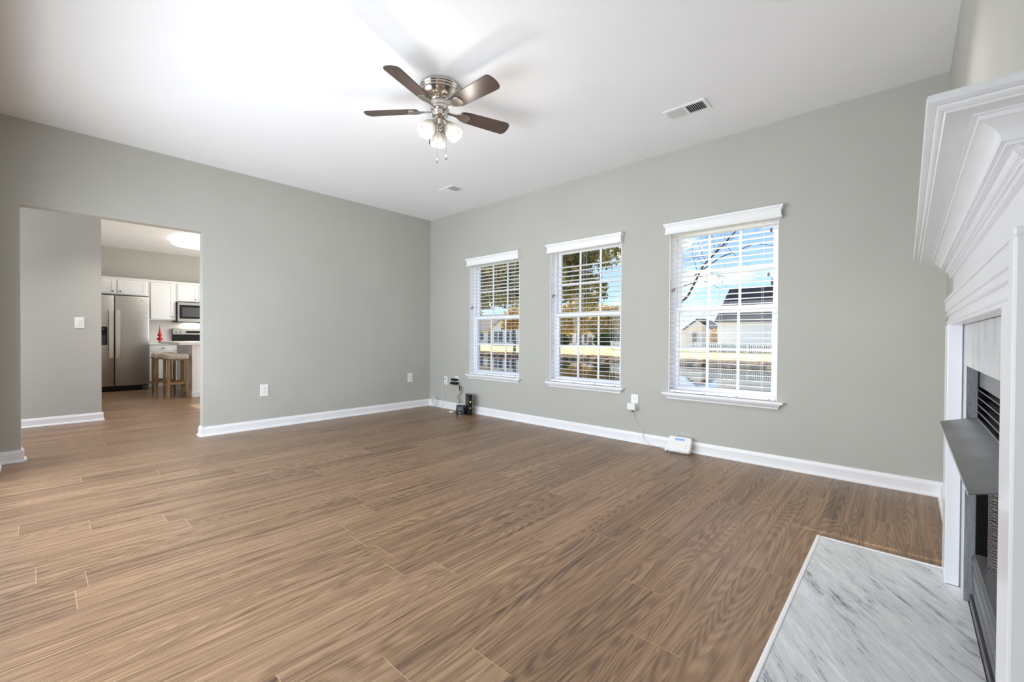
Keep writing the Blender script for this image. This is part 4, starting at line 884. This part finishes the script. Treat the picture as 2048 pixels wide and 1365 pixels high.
rust_l = leaf_mat('rust_leaves', ((160, 150, 92), (216, 190, 124), (246, 222, 164)))
bark_m = out_mat('bark', (70, 60, 52), (108, 94, 82), 6)
def foliage(blobs, size, seed):
    rng = random.Random(seed); vs = []; fs = []
    for (c, rad, n) in blobs:
        for _ in range(n):
            while True:
                p = Vector((rng.uniform(-1, 1), rng.uniform(-1, 1), rng.uniform(-1, 1)))
                if 0.12 < p.length < 1: break
            p = Vector((c[0]+p.x*rad[0], c[1]+p.y*rad[1], c[2]+p.z*rad[2]))
            a = Vector((rng.gauss(0, 1), rng.gauss(0, 1), rng.gauss(0, 1))).normalized(); q = a.orthogonal().normalized(); s = size*rng.uniform(0.6, 1.3)
            k = len(vs); vs += [p-a*s, p+q*s*0.45, p+a*s, p-q*s*0.45]; fs.append((k, k+1, k+2, k+3))
    return vs, fs
def foliage_obj(blobs, size, seed, mat, parent, name='foliage'):
    vs, fs = foliage(blobs, size, seed); o0 = WL[parent.name]
    me = bpy.data.meshes.new(name); me.from_pydata([tuple(v-o0) for v in vs], [], fs); me.materials.append(mat)
    o = bpy.data.objects.new(name, me); COL.objects.link(o); o.parent = parent; WL[o.name] = o0
    return o
def branches(p, d, r, ln, depth, b, rng, spread=0.6):
    pts = [p]; q = p.copy(); dd = d.copy(); n = 5
    for k in range(n):
        dd = (dd+Vector((rng.gauss(0, 0.10), rng.gauss(0, 0.10), rng.gauss(0.02, 0.08)))).normalized(); q = q+dd*ln/n; pts.append(q.copy())
    b.tube(pts, [r*(1-0.55*k/n) for k in range(n+1)], 6 if depth > 1 else 4)
    if depth <= 0: return
    for k in range(rng.randint(2, 4)):
        s = pts[rng.randint(2, n)]; nd = (dd+Vector((rng.gauss(0, spread), rng.gauss(0, spread), rng.gauss(0, spread)))).normalized()
        branches(s, nd, r*0.45, ln*rng.uniform(0.55, 0.8), depth-1, b, rng, spread)
def tree(name, base, trunk_h, r, blobs, size, seed, mat, label, cat='tree', group=None, limbs=True):
    t = thing(name, base, label, cat, group); rng = random.Random(seed); bx = Vector(base)
    b = B().tube([bx+Vector((0, 0, -0.3)), bx+Vector((0.05, 0, trunk_h*0.5)), bx+Vector((-0.05, 0.1, trunk_h))], [r*1.3, r, r*0.8], 10)
    obj('trunk', b, bark_m, t)
    if limbs:
        b = B(); top = bx+Vector((-0.05, 0.1, trunk_h))
        for (c, rad, n) in blobs[:9]: 
            e = Vector(c); mid = top.lerp(e, 0.5)+Vector((rng.gauss(0, 0.2), rng.gauss(0, 0.2), 0.2)); b.tube([top-Vector((0, 0, 0.15)), mid, e], [r*0.55, r*0.35, r*0.12], 6)
        obj('limb_cluster', b, bark_m, t)
    foliage_obj(blobs, size, seed, mat, t)
    return t
# evergreen oak on the near lawn, its crown filling the upper halves of the left and middle windows; its topmost clump, out of view, is added to block the sun
tree('oak_tree', (-9.75, 12.0, -1.1), 3.2, 0.20, [((-11.6, 12.2, 4.3), (2.2, 1.6, 1.3), 6500), ((-9.4, 12.4, 4.5), (2.0, 1.8, 1.4), 7000), ((-7.4, 12.2, 4.3), (1.3, 1.2, 1.1), 2400), ((-12.6, 12.0, 3.0), (1.4, 1.2, 0.9), 2200), ((-8.8, 12.0, 3.1), (1.2, 1.2, 0.9), 2400), ((-10.4, 12.6, 6.4), (2.8, 2.2, 1.4), 6000), ((-7.2, 12.6, 5.6), (1.0, 1.4, 0.8), 1200), ((-10.0, 12.0, 9.0), (1.35, 1.8, 1.7), 4500), ((-11.2, 12.4, 2.8), (1.2, 0.8, 0.7), 1300), ((-7.9, 12.3, 2.6), (0.8, 0.8, 0.6), 900), ((-13.0, 12.0, 2.3), (0.6, 0.6, 0.5), 350)], 0.085, 11, oak_l, 'large olive-green evergreen oak filling the upper panes of the left and middle windows')
tree('yellow_tree', (-37.6, 41.9, -0.8), 2.4, 0.15, [((-37.2, 42.2, 3.6), (2.4, 1.8, 1.5), 1500), ((-38.4, 42.0, 2.6), (1.4, 1.2, 0.7), 500)], 0.20, 12, yel_l, 'yellow autumn tree seen at the right edge of the corner window')
tree('autumn_tree', (-46, 70, -0.6), 2.6, 0.3, [((-45.5, 70, 5.0), (5.5, 3.5, 3.4), 2600), ((-52.0, 71, 3.6), (4.0, 2.5, 3.0), 1700)], 0.42, 13, rust_l, 'tan-leaved autumn tree behind the small far white house')
tree('autumn_tree', (-38.0, 66, -0.6), 2.2, 0.3, [((-37.0, 66, 3.6), (4.6, 3.0, 3.0), 3000)], 0.40, 14, rust_l, 'golden-brown tree above the dark hedge in the middle window')
def bush(base, blobs, seed, mat, label, size=0.2):
    t = thing('bush', base, label, 'bush', 'bushes on the far bank'); bx = Vector(base)
    obj('stem', B().tube([bx, bx+Vector((0, 0, 0.6))], 0.05, 6), bark_m, t)
    foliage_obj(blobs, size, seed, mat, t)
bush((-34.0, 60, -0.55), [((-34.0, 60, 0.6), (2.9, 1.2, 1.25), 3000)], 21, green_l, 'dark green rounded bush at the lower right of the middle window')
bush((-41.5, 58.0, -0.5), [((-41.9, 58, 0.5), (1.8, 1.2, 1.1), 1800)], 22, green_l, 'dark green bush at the lower left of the middle window')
bush((-21.2, 70, -0.6), [((-21.2, 70, 0.9), (1.1, 1.0, 1.6), 1300)], 23, yel_l, 'yellow-green bush beside the dark-roofed house')
bush((-30.4, 70, -0.6), [((-30.2, 70, 1.9), (1.3, 1.3, 2.4), 1700)], 24, rust_l, 'tan bush at the left edge of the fireplace-side window', 0.25)
t = thing('hedge', (-12.4, 48.7, -0.45), 'low clipped dark hedge showing through the gaps of the white picket fence', 'hedge')
obj('stem', B().tube([Vector((-12.4, 48.7, -0.5)), Vector((-12.4, 48.7, 0.2))], 0.05, 6), bark_m, t)
foliage_obj([((-15.2+0.95*k, 48.75, 0.0), (0.75, 0.4, 0.45), 420) for k in range(7)], 0.13, 31, green_l, t)
# bare tree whose branches cross the fireplace-side window
t = thing('bare_tree', (-6.45, 13.6, -1.2), 'bare-branched tree reaching across the sky in the fireplace-side window', 'tree')
rng = random.Random(5); p0 = Vector((-6.45, 13.6, -1.4))
obj('trunk', B().tube([p0, p0+Vector((0.1, 0, 1.6)), p0+Vector((0.5, 0.1, 3.0))], [0.17, 0.13, 0.10], 10), bark_m, t)
top = p0+Vector((0.5, 0.1, 3.0)); b = B()
b.tube([top-Vector((0, 0, 0.1)), top+Vector((0.9, 0.1, 0.75)), Vector((-4.6, 13.8, 3.25)), Vector((-3.6, 13.9, 4.3)), Vector((-2.9, 14, 5.3))], [0.05, 0.036, 0.026, 0.018, 0.007], 8)
b.tube([Vector((-4.9, 13.8, 2.95)), Vector((-4.1, 13.8, 3.45)), Vector((-3.2, 13.9, 3.75)), Vector((-2.4, 14, 3.55))], [0.018, 0.015, 0.011, 0.004], 6)
b.tube([Vector((-5.3, 13.7, 2.62)), Vector((-4.6, 13.7, 2.80)), Vector((-4.0, 13.8, 2.45))], [0.014, 0.010, 0.004], 6)
for _ in range(16):
    s = Vector((rng.uniform(-5.2, -3.2), 13.8, 0)); s.z = 2.75+(s.x+5.2)*0.85
    branches(s, Vector((rng.uniform(-0.5, 1), rng.uniform(-0.3, 0.3), rng.uniform(-0.3, 0.9))).normalized(), 0.009, rng.uniform(0.5, 1.1), 2, b, rng)
obj('branch_cluster', b, bark_m, t)
